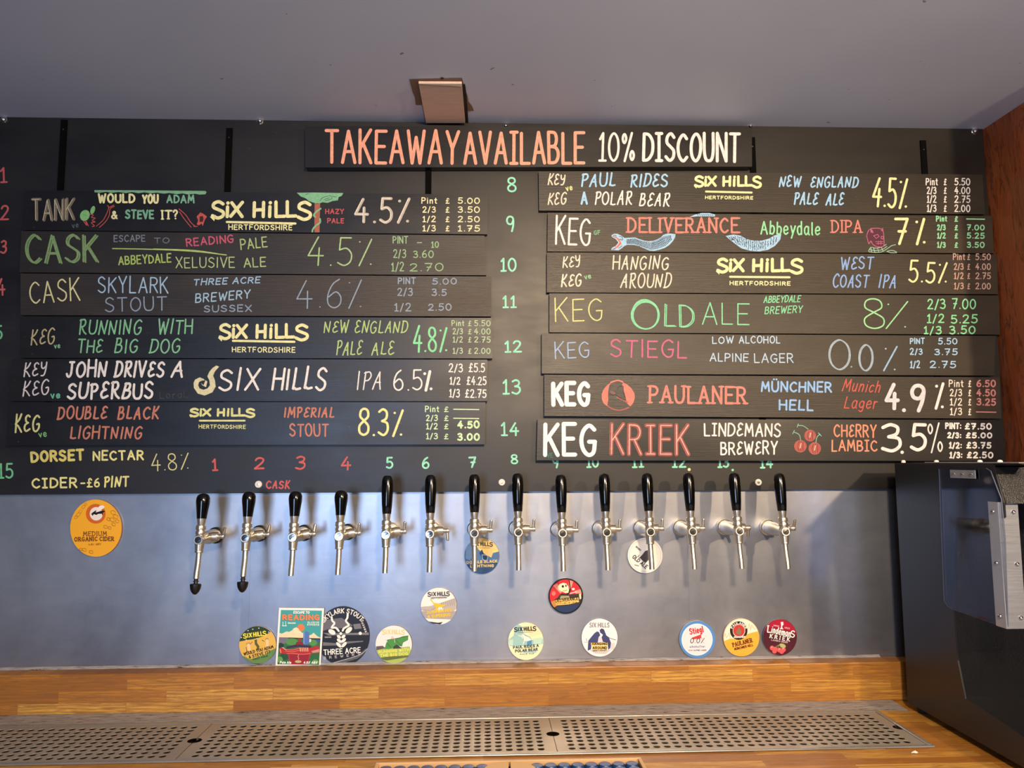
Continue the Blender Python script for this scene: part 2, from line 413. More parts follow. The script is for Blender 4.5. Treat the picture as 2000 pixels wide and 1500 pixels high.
def smooth_pts(p, closed, sub=5):
    n = len(p); out = []
    for k in range(n - 1):
        p0 = p[k - 1] if k > 0 else (p[n - 2] if closed else p[0]); p1 = p[k]; p2 = p[k + 1]
        p3 = p[k + 2] if k + 2 < n else (p[1] if closed else p[n - 1])
        for j in range(sub):
            t = j / sub; t2 = t * t; t3 = t2 * t
            out.append(tuple(0.5 * (2 * p1[i] + (p2[i] - p0[i]) * t + (2 * p0[i] - 5 * p1[i] + 4 * p2[i] - p3[i]) * t2
                                    + (3 * p1[i] - p0[i] - 3 * p2[i] + p3[i]) * t3) for i in (0, 1)))
    out.append(tuple(p[-1])); return out
def ribbon(mb, pts, w, y, m):
    mb.n = getattr(mb, 'n', 0) + 1; y -= (mb.n % 40) * 0.000006
    q = [pts[0]]
    for p in pts[1:]:
        if math.hypot(p[0] - q[-1][0], p[1] - q[-1][1]) > 0.02: q.append(p)
    if len(q) == 1: q.append((q[0][0] + 0.05, q[0][1]))
    n = len(q); closed = n > 4 and math.hypot(q[0][0] - q[-1][0], q[0][1] - q[-1][1]) < 0.5
    L = []; Rr = []; h = w / 2; base = None
    for k in range(n):
        a = q[k - 1] if k > 0 else (q[n - 2] if closed else q[0]); b = q[k + 1] if k < n - 1 else (q[1] if closed else q[n - 1])
        dx, dy = b[0] - a[0], b[1] - a[1]; d = math.hypot(dx, dy) or 1; nx, ny = -dy / d * h, dx / d * h
        L.append((q[k][0] + nx, q[k][1] + ny)); Rr.append((q[k][0] - nx, q[k][1] - ny))
    vs = [AY(*p, y - 1.5e-5 * k / n) for k, p in enumerate(L)] + [AY(*p, y - 1.5e-5 * k / n) for k, p in enumerate(Rr)]
    mb.add(vs, [(k, k + 1, n + k + 1, n + k) for k in range(n - 1)], m)
    if closed: return
    for (c, e) in ((q[0], L[0]), (q[-1], Rr[-1])):
        a0 = math.atan2(e[1] - c[1], e[0] - c[0])
        ring = [(c[0] + h * math.cos(a0 + math.pi * j / 6), c[1] + h * math.sin(a0 + math.pi * j / 6)) for j in range(7)]
        mb.add([AY(*p, y) for p in ring], [tuple(range(7))], m)
def line(mb, pts, w, y, m, smooth=False):
    if smooth: return ribbon(mb, smooth_pts(pts, False), w, y, m)
    if len(pts) == 1: return ribbon(mb, pts, w, y, m)
    for a, b in zip(pts[:-1], pts[1:]): ribbon(mb, [a, b], w, y, m)

def letters(mb, s, x0, y0, x1, y1, h, layers, y, style='', slant=0.0, jit=0.03, gap=0.24, arc=None):
    rnd = random.Random(s + str(int(x0)))
    gap += min(0.16, 0.45 * max(l[0] for l in layers) / max(h, 1)) + (0.06 if 's' in style else 0)
    items = []; X = 0.0
    for ch in s:
        if ch == ' ': X += 0.45; continue
        g = ALT[ch] if (('h' in style or ('e' in style and ch == 'E')) and ch in ALT) else GL[ch]
        items.append((X, g)); X += g[0] / 10 + (gap if ch not in '.' else gap * 0.8)
    X -= gap; L = math.hypot(x1 - x0, y1 - y0); sx = L / max(X, 0.05)
    if len(s) == 1 and s in '1I./': sx = h
    ux, uy = (x1 - x0) / L, (y1 - y0) / L
    for X0, (gw, strokes) in items:
        jr = rnd.uniform(-jit, jit); js = 1 + rnd.uniform(-jit, jit) * 1.5; jy = rnd.uniform(-jit, jit) * h * 0.6
        for sm, pts in strokes:
            pp = list(pts)
            if sm: pp = smooth_pts(pp, pp[0] == pp[-1])
            out = []
            for (gx, gy) in pp:
                v = gy / 10 * h * js; a = (X0 + gx / 10) * sx + (slant + jr) * v
                if arc:
                    cx, cy, rr, a0 = arc; th = a0 + a / rr
                    out.append((cx + (rr + v) * math.sin(th), cy - (rr + v) * math.cos(th)))
                else: out.append((x0 + ux * a + uy * v, y0 + uy * a - ux * v + jy))
            for (w, mt, off, dz) in layers:
                o2 = [(p[0] + off[0], p[1] + off[1]) for p in out]
                if sm: ribbon(mb, o2, w, y - dz, mt)
                else: line(mb, o2, w, y - dz, mt)
                if 's' in style:
                    ends = [(pts[0], out[0]), (pts[-1], out[-1])]
                    for (gp, op) in ends:
                        if gp[1] in (0.0, 10.0) and not (sm and gp[0] == 0):
                            k = 0.13 * h
                            ribbon(mb, [(op[0] - k, op[1]), (op[0] + k, op[1])], w * 0.75, y - dz, mt)
EPS = 0.0004
def write(parent, name, s, x0, y0, x1, y1, h, col, w, style='', y=None, op=1.0, slant=None, dbl=0, hi=None, jit=None, label=None, mb=None):
    y = (FACE[parent] if y is None else y) - EPS
    m = paint(col, op)
    if slant is None: slant = 0.1 if 'h' in style else 0.0
    if jit is None: jit = 0.05 if 'h' in style else 0.035
    lay = [(w, m, (0, 0), 0)]
    if dbl: lay = [(w, m, (0, 0), 0), (w * 0.8, m, (dbl, dbl * 0.4), 0.00004)]
    if hi: lay.append((hi[1], paint(hi[0]), (hi[2], hi[3]), 0.0002))
    x0 += w * .45; x1 -= w * .45; y0 -= w * .45; y1 -= w * .45; h -= w * .9
    own = mb is None
    if own: mb = MB()
    letters(mb, s, x0, y0, x1, y1, h, lay, y, style, slant, jit)
    if own:
        o = mb.build(name, parent)
        return o
def clip_poly(sub, clipper):
    out = list(sub); n = len(clipper)
    area = sum(clipper[k][0] * clipper[(k + 1) % n][1] - clipper[(k + 1) % n][0] * clipper[k][1] for k in range(n))
    sg = 1 if area > 0 else -1
    for k in range(n):
        a = clipper[k]; b = clipper[(k + 1) % n]; inp = out; out = []
        if not inp: break
        f = lambda p: sg * ((b[0] - a[0]) * (p[1] - a[1]) - (b[1] - a[1]) * (p[0] - a[0]))
        for j in range(len(inp)):
            p = inp[j - 1]; q = inp[j]; fp, fq = f(p), f(q)
            if (fp >= 0) != (fq >= 0):
                t = fp / (fp - fq); out.append((p[0] + (q[0] - p[0]) * t, p[1] + (q[1] - p[1]) * t))
            if fq >= 0: out.append(q)
    return out
def fill(mb, pts, y, m, clip=None):
    if clip: pts = clip_poly(pts, clip)
    if len(pts) >= 3: mb.flat([AY(p[0], p[1], y) for p in pts], m)
def ell(cx, cy, rx, ry, n=28, rot=0.0, a0=0.0, a1=2 * math.pi):
    full = abs(a1 - a0 - 2 * math.pi) < 1e-6
    out = []
    for k in range(n if full else n + 1):
        a = a0 + (a1 - a0) * k / n; x, yv = rx * math.cos(a), ry * math.sin(a)
        out.append((cx + x * math.cos(rot) - yv * math.sin(rot), cy + x * math.sin(rot) + yv * math.cos(rot)))
    return out
def zc(ox, oy, s): return lambda *pts: [(ox + p[0] / s, oy + p[1] / s) for p in pts]
# ---------------------------------------------------------------- setting and large structure
Y_PANEL, Y_BOARD, Y_HEAD = -0.012, -0.0265, -0.036
Z_C = AY(960, 240, Y_PANEL).z                       # ceiling height over the bar
Z_L = AY(1000, 1293, 0).z                           # top of the wooden upstand
Y_UP = AZ(1000, 1304, Z_L).y                        # its front face
Z_W = AY(1000, 1382, Y_UP).z                        # worktop
X_R = AY(1926, 420, 0).x                            # side wall on the right
X_L = -1.75
mb = MB(); mb.box(X_L, X_R + 0.6, 0.002, 0.12, 0, Z_C + 0.3, mat('wall_plaster', (120, 118, 122), 0.7))
tag(mb.build('wall_back'), 'plain wall behind the panel and metal sheets', kind='structure')
mb = MB(); mb.box(X_L, X_R + 0.6, -1.95, 0.0019, Z_C, Z_C + 0.08, M_CEIL)
ceil = tag(mb.build('ceiling'), 'grey painted ceiling over the bar', kind='structure')
mb = MB(); mb.box(X_R, X_R + 0.05, -0.50, 0.0015, 0, Z_C - 0.0005, M_RED)
tag(mb.build('wall_right'), 'red-brown wood veneer side wall', kind='structure')
mb = MB(); mb.box(X_L, X_R + 2.5, -5.6, 0.0, -0.05, 0.0, mat('floor_boards', (184, 180, 178), 0.5))  # floor tone lightened so it reflects light up to the ceiling
tag(mb.build('floor'), 'floor coloured pale to bounce light up to the ceiling', kind='structure')

mb = MB(); mb.box(X_L, X_L + 0.05, -1.6, 0.0015, 0, Z_C - 0.0005, mat('shade_wall_dark', (70, 58, 52), 0.6))  # unseen wall added to block ambient light and darken the left end
tag(mb.build('left_shade_wall'), 'unseen dark wall added to keep ambient light off the left end', kind='structure')

# bare patch left around the hatch board in the ceiling paint
c3 = zc(700, 130, 6.25)
M_BARE = mat('bare_patch', (122, 98, 82), 0.8)
mb = MB()
for pts in (((620, 155), (1265, 140), (1282, 214), (735, 212), (775, 470), (700, 470), (690, 380), (660, 310), (640, 230)),
            ((1310, 300), (1330, 350), (1345, 430), (1385, 480), (1410, 540), (1335, 545))):
    mb.flat([AZ(*p, Z_C - 0.0008) for p in c3(*pts)], M_BARE)
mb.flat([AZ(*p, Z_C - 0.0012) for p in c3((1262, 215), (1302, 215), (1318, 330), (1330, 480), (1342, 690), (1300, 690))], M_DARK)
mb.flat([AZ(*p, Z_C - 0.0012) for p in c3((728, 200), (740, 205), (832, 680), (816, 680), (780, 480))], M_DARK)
mb.lathe([(0.0035, 0), (0.0035, 0.0006)], AZ(*c3((1022, 147))[0], Z_C - 0.0016), (0, 0, 1), M_DARK, 12)
mb.build('bare_patch', ceil, smooth=None)
mh = mat('hatch_board_wood', (214, 186, 168), 0.6); t = NT(mh)
t.link(t.ramp(t.noise(t.coords((2, 60, 1)), 8, 5, 0.6), [(0.3, (196, 166, 150)), (0.7, (222, 194, 178))]), t.b.inputs['Base Color'])
hp = c3((735, 214), (1262, 217), (1303, 690), (825, 690))
zt = Z_C - 0.0018
mb = MB(); mb.prism([AZ(*p, zt - 0.006) for p in hp], (0, 0, 0.006), mh)
hatch = mb.build('ceiling_hatch_board', org=AZ(*hp[2], zt))
tag(hatch, 'small bare wooden board closing a hole in the grey ceiling', 'board')
mb = MB(); ep = c3((735, 205), (1262, 208), (1262, 245), (1100, 232), (900, 224), (735, 214))
mb.prism([AZ(*p, zt - 0.0068) for p in ep], (0, 0, 0.0007), mat('raw_edge', (232, 222, 200), 0.7))
tag(mb.build('torn_edge', hatch), 'pale torn edge')

# metal sheets
def sheet(x0, x1, label):
    z1 = Z_L + 0.46
    mb = MB(); mb.box(x0, x1, 0.0, 0.0015, Z_L + 0.0005, z1, M_SHEET)
    o = mb.build('splashback_sheet', org=(x0, 0, Z_L)); tag(o, label, 'metal sheet', 'metal splashback sheets behind the taps'); return o
xs1, xs2 = AY(471, 1220, 0).x, AY(1356, 1160, 0).x
sheet(X_L + 0.052, xs1 - 0.0004, 'grey metal splashback sheet at the far left, behind the yellow oval badge')
sm_ = sheet(xs1, xs2 - 0.0004, 'grey metal splashback sheet in the middle, behind most of the taps')
sr_ = sheet(xs2, X_R - 0.001, 'grey metal splashback sheet on the right, next to the black machine')
for (px, w, par) in ((478, 16, sm_), (1356, 20, sr_)):
    a = AY(px - w / 2, 1200, 0).x; b = AY(px + w / 2, 1200, 0).x
    mb = MB(); mb.box(a, b, -0.0006, -0.0002, Z_L + 0.001, Z_L + 0.36, M_SHEET)
    mb.build('joint_strip', par)

# wooden upstand, worktop, sealant
mb = MB(); mb.box(X_L + 0.052, X_R - 0.001, Y_UP, -0.0004, Z_W + 0.0004, Z_L, M_UP)
up = mb.build('wooden_upstand', org=(0, 0, Z_W), bevel=0.0025); tag(up, 'oak stave upstand along the wall between metal sheets and worktop', 'upstand')
ZR = Z_W + 0.004
YB0 = AZ(1000, 1398, ZR).y; YF0 = AZ(1000, 1473, ZR).y
pBR, pFR = AZ(1714, 1383.5, ZR), AZ(1835, 1464, ZR)
XT1 = (pBR.x + pFR.x) / 2; XT0 = -1.66
YCF = -0.46
mb = MB()
mt = M_TOP
mb.box(X_L + 0.052, X_R - 0.001, YB0 - 0.004, -0.0004, Z_W - 0.04, Z_W, mt)
mb.box(X_L + 0.052, X_R - 0.001, YCF, YF0 + 0.004, Z_W - 0.04, Z_W, mt)
mb.box(XT1 - 0.004, X_R - 0.001, YF0 + 0.004, YB0 - 0.004, Z_W - 0.04, Z_W, mt)
mb.box(X_L + 0.052, XT0 + 0.004, YF0 + 0.004, YB0 - 0.004, Z_W - 0.04, Z_W, mt)
wt = mb.build('worktop', org=(0, 0, Z_W - 0.04)); tag(wt, 'oak stave bar worktop with the drip tray let into it', 'worktop')
mb = MB(); mb.box(X_L + 0.052, X_R - 0.05, YCF + 0.12, -0.02, 0, Z_W - 0.0405, mat('counter_front', (60, 46, 38), 0.6))
tag(mb.build('bar_counter', org=(0, -0.2, 0)), 'dark bar counter carrying the oak worktop', 'counter')

def bead(name, y0, z0, r, label, hgt):
    rnd = random.Random(3); mb = MB(); n = 90; path = []; rs = []
    vs = []; fs = []
    for k in range(n + 1):
        x = X_L + 0.052 + (0.788 - X_L) * k / n; d = rnd.uniform(-0.12, 0.12)
        vs += [(x, y0, z0), (x, y0, z0 + hgt * (1 + d)), (x, y0 - r * 0.45, z0 + hgt * 0.62 * (1 + d)), (x, y0 - r * (1 + d), z0 + 0.0004), (x, y0 - r * (1 + d), z0)]
    for k in range(n):
        b = k * 5
        for j in range(4): fs.append((b + j, b + j + 1, b + j + 6, b + j + 5))
    mb.add(vs, fs, M_SEAL); o = mb.build(name, org=(0, y0, z0), smooth=60); tag(o, label, 'sealant')
bead('sealant_strip', Y_UP - 0.0003, Z_W + 0.0003, Y_UP - YB0 - 0.0005, 'grey stained sealant strip between upstand and drip tray', 0.0022)
bead('sealant_strip', -0.0014, Z_L + 0.0003, 0.006, 'thin blackened sealant line where the metal sheets meet the upstand', 0.0045)

# drip tray with three perforated grates
tray = empty('drip_tray', ((XT0 + XT1) / 2, (YB0 + YF0) / 2, Z_W - 0.022), 'long steel drip tray let into the oak worktop under the taps', 'drip tray')
mb = MB(); rw = 0.0085
zr0 = Z_W + 0.0003
mb.box(XT0, XT1, YF0, YF0 + rw, zr0, ZR, M_RIM); mb.box(XT0, XT1, YB0 - rw, YB0, zr0, ZR, M_RIM)
mb.box(XT0, XT0 + rw, YF0 + rw, YB0 - rw, zr0, ZR, M_RIM); mb.box(XT1 - rw, XT1, YF0 + rw, YB0 - rw, zr0, ZR, M_RIM)
mb.build('rim', tray, bevel=0.0018, smooth=40)
mb = MB(); e = 0.006; zb = Z_W - 0.022
mb.box(XT0 + e, XT1 - e, YF0 + e, YB0 - e, zb, zb + 0.002, M_BASIN)
mb.box(XT0 + e, XT1 - e, YF0 + e, YF0 + e + 0.0015, zb + 0.002, Z_W, M_BASIN); mb.box(XT0 + e, XT1 - e, YB0 - e - 0.0015, YB0 - e, zb + 0.002, Z_W, M_BASIN)
mb.box(XT0 + e, XT0 + e + 0.0015, YF0 + e, YB0 - e, zb + 0.002, Z_W, M_BASIN); mb.box(XT1 - e - 0.0015, XT1 - e, YF0 + e, YB0 - e, zb + 0.002, Z_W, M_BASIN)
mb.build('basin', tray)
def grate(x0, x1, label):
    y0, y1 = YF0 + rw + 0.001, YB0 - rw - 0.001
    z = Z_W + 0.0022; th = 0.0015; mb = MB()
    rows = 9; my = 0.008; mx = 0.017
    pit = 0.0186; n = max(1, int(round((x1 - x0 - 2 * mx) / pit))); cw = (x1 - x0 - 2 * mx) / n; chh = (y1 - y0 - 2 * my) / rows
    r = 0.0062; vs = []; fs = []
    for i in range(n):
        for j in range(rows):
            cx = x0 + mx + (i + 0.5) * cw; cy = y0 + my + (j + 0.5) * chh; b = len(vs)
            for k in range(16):
                a = math.pi / 8 * k; c, s_ = math.cos(a), math.sin(a); q = max(abs(c), abs(s_))
                vs.append((cx + c / q * cw / 2, cy + s_ / q * chh / 2, z)); vs.append((cx + r * c, cy + r * s_, z - 0.0002)); vs.append((cx + r * c, cy + r * s_, z - th))
            for k in range(16):
                p = b + 3 * k; q = b + 3 * ((k + 1) % 16)
                fs += [(p, q, q + 1, p + 1), (p + 1, q + 1, q + 2, p + 2)]
    mb.add(vs, fs, M_GRATE)
    mb.add([(x0 + mx, y0, z), (x1 - mx, y0, z), (x1 - mx, y0 + my, z), (x0 + mx, y0 + my, z)], [(0, 1, 2, 3)], M_GRATE)
    mb.add([(x0 + mx, y1 - my, z), (x1 - mx, y1 - my, z), (x1 - mx, y1, z), (x0 + mx, y1, z)], [(0, 1, 2, 3)], M_GRATE)
    ym = (y0 + y1) / 2; nr = 0.0115
    for (xe, xi, sg) in ((x0, x0 + mx, 1), (x1, x1 - mx, -1)):
        arc = [(xe + sg * nr * math.cos(a), ym + nr * math.sin(a)) for a in [(-math.pi / 2 + math.pi * k / 10) for k in range(11)]]
        pts = [(xe, y0)] + arc + [(xe, y1), (xi, y1), (xi, y0)]
        mb.flat([(p[0], p[1], z) for p in pts], M_GRATE)
    mb.add([(x0, y0, z), (x1, y0, z), (x1, y0, z - 0.004), (x0, y0, z - 0.004), (x0, y1, z), (x1, y1, z), (x1, y1, z - 0.004), (x0, y1, z - 0.004)], [(0, 1, 2, 3), (4, 7, 6, 5)], M_GRATE)
    for xe in (x0, x1):
        mb.add([(xe, y0, z), (xe, ym - nr, z), (xe, ym - nr, z - 0.004), (xe, y0, z - 0.004), (xe, ym + nr, z), (xe, y1, z), (xe, y1, z - 0.004), (xe, ym + nr, z - 0.004)], [(0, 1, 2, 3), (4, 5, 6, 7)], M_GRATE)
    o = mb.build('drip_grate', org=((x0 + x1) / 2, ym, zb + 0.002)); tag(o, label, 'grate', 'perforated drip grates'); return o
zg = Z_W + 0.0022
xd1 = (AZ(413, 1416, zg).x + AZ(340, 1484, zg).x) / 2; xd2 = (AZ(1073, 1400, zg).x + AZ(1087, 1469, zg).x) / 2
gx0, gx1 = XT0 + rw + 0.001, XT1 - rw - 0.001
grate(gx0, xd1 - 0.001, 'leftmost perforated steel drip grate, running out of the frame')
grate(xd1 + 0.001, xd2 - 0.0005, 'middle perforated steel drip grate, between the two round finger notches')
grate(xd2 + 0.0005, gx1, 'rightmost perforated steel drip grate, ending beside the black machine')

# black panel
pxb = lambda px: AY(px, 961, Y_PANEL)
zb0, zb1 = AY(0, 964.5, Y_PANEL).z, AY(1740, 957, Y_PANEL).z
zpb = (zb0 + zb1) / 2
mb = MB(); mb.box(X_L + 0.052, X_R - 0.002, Y_PANEL, -0.0003, zpb, Z_C - 0.0005, M_PANEL)
panel = mb.build('chalkboard_panel', org=(0, 0, zpb)); FACE[panel] = Y_PANEL
tag(panel, 'large black painted panel on the upper wall behind all menu boards', 'panel')
def screw(px, py, r, flatcap, label):
    p = AY(px, py, Y_PANEL - 0.0003); mb = MB()
    if flatcap:
        mb.lathe([(r, 0), (r, 0.001), (r * 0.9, 0.0022), (r * 0.55, 0.0022), (r * 0.5, 0.0012), (0, 0.001)], p, (0, -1, 0), mat('nylon_washer', (226, 220, 206), 0.45), 24)
        mb.lathe([(r * 0.45, 0.0012), (r * 0.42, 0.002), (0, 0.0022)], p, (0, -1, 0), M_CHROME, 16)
    else:
        mb.lathe([(r, 0), (r, 0.0012), (r * 0.75, 0.0022), (r * 0.72, 0.0035), (r * 0.55, 0.0055), (r * 0.25, 0.0068), (0, 0.007)], p, (0, -1, 0), M_CHROME2, 24)
    tag(mb.build('screw_cap', panel, smooth=40), label)
for (x, y, r, f, l) in ((8, 234, .0075, 0, 'shiny domed screw cap'), (508, 237, .0075, 0, 'shiny domed screw cap'), (1903, 257, .0075, 0, 'shiny domed screw cap'), (988, 247, .006, 0, 'shiny domed screw cap'),
                        (1465, 247, .006, 0, 'shiny domed screw cap'), (505, 946, .0075, 1, 'pale ringed screw cap'), (980, 942, .0072, 1, 'pale ringed screw cap'), (1481, 942, .0072, 1, 'pale ringed screw cap')):
    screw(x, y, r, f, l)
RED_, MINT, GRN = (218, 88, 78), (140, 232, 188), (104, 200, 130)
for (s, x0, x1, yb, h, c) in (('1', 0, 14, 358, 31, RED_), ('2', 0, 17, 430, 30, RED_), ('3', 0, 13, 496, 27, RED_), ('4', -6, 11, 578, 34, RED_), ('5', -10, 5, 664, 28, GRN), ('15', -4, 26, 935, 30, GRN),
        ('8', 991, 1009, 376, 29, MINT), ('9', 989, 1006, 454, 32, MINT), ('10', 977, 1009, 531, 27, MINT), ('11', 981, 1008, 602, 25, MINT), ('12', 985, 1019, 689, 24, MINT), ('13', 981, 1017, 771, 30, MINT), ('14', 978, 1014, 852, 27, MINT),
        ('1', 414, 427, 920, 25, RED_), ('2', 496, 516, 917, 24, RED_), ('3', 576, 596, 918, 28, RED_), ('4', 666, 686, 919, 27, RED_),
        ('5', 754, 768, 916, 23, MINT), ('6', 824, 839, 916, 23, MINT), ('7', 916, 931, 914, 22, MINT), ('8', 998, 1012, 907, 20, MINT),
        ('9', 1079, 1092, 915, 22, MINT), ('10', 1145, 1170, 914, 22, MINT), ('11', 1234, 1257, 914, 22, MINT), ('12', 1312, 1340, 914, 22, MINT), ('13', 1401, 1424, 914, 22, MINT), ('14', 1484, 1510, 915, 22, MINT)):
    write(panel, 'tap_number', s, x0, yb, x1, yb - 0.5, h, c, 3.6 if h > 20 else 3.2, 'h' if s in '23' else '', jit=0.02)
mb = MB()
for (x, y, r, c) in ((1346, 917, 3, (240, 226, 130)), (1431, 918, 2.4, MINT)):
    fill(mb, ell(x, y, r, r, 14), Y_PANEL - EPS, paint(c))
mb.build('paint_dot', panel)
YEL = (236, 226, 128)
write(panel, 'cider_name', 'DORSET', 60, 904, 165, 900, 23, (226, 208, 92), 5)
write(panel, 'cider_name', 'NECTAR', 181, 900, 281, 899, 20, YEL, 3.6)
write(panel, 'strength', '4.8%', 296, 921, 371, 917, 34, (214, 208, 130), 2.2)
write(panel, 'cider_name', 'CÎDER', 62, 954, 151, 953, 21, YEL, 3.6)
write(panel, 'price', '-£6', 157, 953, 195, 952, 19, YEL, 3)
write(panel, 'price', 'PINT', 202, 953, 252, 951, 22, YEL, 3.4, 'h')
write(panel, 'lettering', 'CASK', 519, 955, 566, 955, 17, RED_, 3, 'h')

# mounting rails
for (xt, yt, xb, label) in ((125, 234, 92, 'narrow black mounting rail rising above the left end of the board with tree drawing'),
                            (448, 250, 436, 'narrow black mounting rail rising above the middle of the board with tree drawing'),
                            (837, 300, 832, 'narrow black mounting rail half hidden below the big headline board'),
                            (1469, 268, 1476, 'narrow black mounting rail at the right end of the big headline board'),
                            (1803, 274, 1838, 'narrow black mounting rail above the price column of the right-hand boards')):
    a = AY(xt, yt, Y_PANEL - 0.003); xx = a.x; zbt = AY(1000, 862, Y_PANEL).z; w = 0.0065
    mb = MB(); mb.box(xx - w, xx + w, Y_PANEL - 0.0035, Y_PANEL - 0.0002, zbt, a.z, M_RAIL)
    mb.lathe([(0.0016, 0), (0.0012, 0.0008)], (xx, Y_PANEL - 0.0035, a.z - 0.022), (0, -1, 0), mat('rail_screw', (120, 116, 110), 0.4, 1), 8)
    tag(mb.build('mounting_rail', org=(xx, Y_PANEL, zbt)), label, 'rail', 'black mounting rails on the panel')

# ---------------------------------------------------------------- menu boards
def board(q, label, m, y=Y_BOARD, name='menu_board', grp=None):
    pts = [AY(px, py, y) for px, py in q]
    mb = MB(); mb.prism(pts, (0, (Y_PANEL - 0.0042) - y, 0), M_BOARD[m])
    o = mb.build(name, org=((pts[2].x + pts[3].x) / 2, Y_PANEL, min(pts[2].z, pts[3].z)), bevel=0.0012)
    FACE[o] = y; return tag(o, label, 'menu board', grp)
LG, RG = 'menu boards in the left column', 'menu boards in the right column'
HB = board([(596, 246), (1468.5, 249), (1469, 325.5), (596, 327)], 'long headline board with large salmon and white capitals, topmost of all', 3, Y_HEAD, 'headline_board')
L1 = board([(50, 371.5), (953, 380), (952, 457.5), (42, 449.5)], 'menu board with a painted tree and green canopy, top of the left column', 3, grp=LG)
L2 = board([(42, 451), (946, 460), (950, 537.5), (38, 532)], 'menu board with large green CASK and a pink word, second in the left column', 1, grp=LG)
L3 = board([(40, 534), (959.5, 540), (959.5, 618), (40, 615.5)], 'menu board in thin pale blue chalk with yellow CASK, third in the left column', 2, grp=LG)
L4 = board([(40, 617.5), (960, 621), (962, 700), (40, 699)], 'menu board with a long green beer name over two lines, fourth in the left column', 0, grp=LG)
L5 = board([(24, 701), (952, 702.5), (952, 783.5), (17, 783.5)], 'menu board all in white with a pale yellow crescent, fifth in the left column', 0, grp=LG)
L6 = board([(17, 785.5), (948, 785.5), (947, 868), (12, 870)], 'menu board with rusty orange beer name, bottom of the left column', 3, grp=LG)
R1 = board([(1052, 334.5), (1919, 341), (1924, 418.5), (1053, 411)], 'menu board with light blue and white writing, top of the right column', 1, grp=RG)
R2 = board([(1070, 415.5), (1937.5, 421.5), (1941.5, 494.5), (1069, 491)], 'menu board with a painted snake and a pink horned skull, second in the right column', 2, grp=RG)
R3 = board([(1068, 493), (1947, 497), (1949, 574.5), (1068, 571)], 'menu board with cream beer name and blue style name, third in the right column', 2, grp=RG)
R4 = board([(1073, 573), (1950.5, 577), (1953.5, 653.5), (1073, 649)], 'menu board with a big green scrawled beer name, fourth in the right column', 1, grp=RG)
R5 = board([(1058, 651), (1944, 656), (1942, 733.5), (1058, 729.5)], 'menu board with a pink chalked name and grey 0.0 strength, fifth in right column', 1, grp=RG)
R6 = board([(1063, 732), (1952, 737), (1956, 817.5), (1063, 812.5)], 'menu board with a red round emblem, sixth in the right column', 2, grp=RG)
R7 = board([(1050, 819), (1944, 820), (1945, 900.5), (1048, 899)], 'menu board with three painted cherries, bottom of the right column', 3, Y_BOARD - 0.004, grp=RG)

SAL, WHT, CRM = (248, 160, 122), (234, 228, 216), (232, 218, 186)
LY, LB, SR = (240, 236, 156), (156, 210, 246), (232, 128, 108)
def six_hills(b, xs, yt, yb, x0, x1, xf, ul, ulw, hb, hh, w, col=LY, hx=None):
    yb -= w * .45 + 1.2; yt += w * .45 - .4; h = yb - yt; cw = (x1 - x0); mb = MB(); y = FACE[b] - EPS; m = paint(col)
    sw = x0 - xs
    letters(mb, 'S', xs, yb + h * 0.1, xs + sw * 0.85, yb + h * 0.1, h * 1.12, [(w, m, (0, 0), 0)], y, jit=0)
    fill(mb, [(xs - h * .18, yb + h * .02), (xs + h * .22, yb - h * .12), (xs + h * .12, yb + h * .32)], y, m)
    # i X  H i L L
    px = lambda f: x0 + f * cw
    ln = lambda *p: line(mb, [(px(a), yb - c * h) for a, c in p], w, y, m)
    ln((.02, 0), (.025, .66)); line(mb, [(px(.03), yb - h * .93)], w * 1.05, y, m)
    ln((.085, .95), (.23, .0)); ln((.235, .98), (.07, .02))
    ln((.40, .0), (.405, .95)); ln((.53, .0), (.535, .97)); ln((.40, .45), (.535, .47))
    ln((.62, 0), (.625, .68)); line(mb, [(px(.63), yb - h * .95)], w * 1.05, y, m)
    ln((.71, 1.0), (.71, .0), (.83, .02)); ln((.87, 1.02), (.87, .02), (.99, .04))
    letters(mb, 'S', x1 + (xf - x1) * 0.12, yb + h * 0.2, xf, yb + h * 0.2, h * 1.18, [(w, m, (0, 0), 0)], y, jit=0)
    line(mb, [(ul[0] + 2, ul[2] + .6), (ul[1] - 2, ul[3] + .6)], ulw * .85, y, m)
    mb.build('brewery_name', b)
    write(b, 'brewery_town', 'HERTFORDSHIRE', hx[0] if hx else ul[0], hb, hx[1] if hx else ul[1], hb + 1, hh, col, max(1.5, w * 0.3))
def prices(b, rows, col, w=2.0, names=True):
    for k, row in enumerate(rows):
        mb = MB()
        for (s, x0, x1, yb, h) in row[1:]:
            c, op = col, 1.0
            if isinstance(row[0], tuple): c = row[0]
            write(b, '', s, x0, yb, x1, yb + 0.5, h, c, w, mb=mb, jit=0.02)
        mb.build('price_line', b)

# headline
write(HB, 'lettering', 'TAKEAWAY', 634, 320, 897, 322, 68, SAL, 6.2, jit=0.02)
write(HB, 'lettering', 'AVAÎLABLE', 905, 322, 1143, 321, 65, SAL, 6.2, jit=0.02)
write(HB, 'lettering', '10¤', 1168, 316, 1240, 317, 58, WHT, 4.6, jit=0.02)
write(HB, 'lettering', 'DÎSCOUNT', 1254, 316, 1446, 318, 58, WHT, 6, jit=0.02)

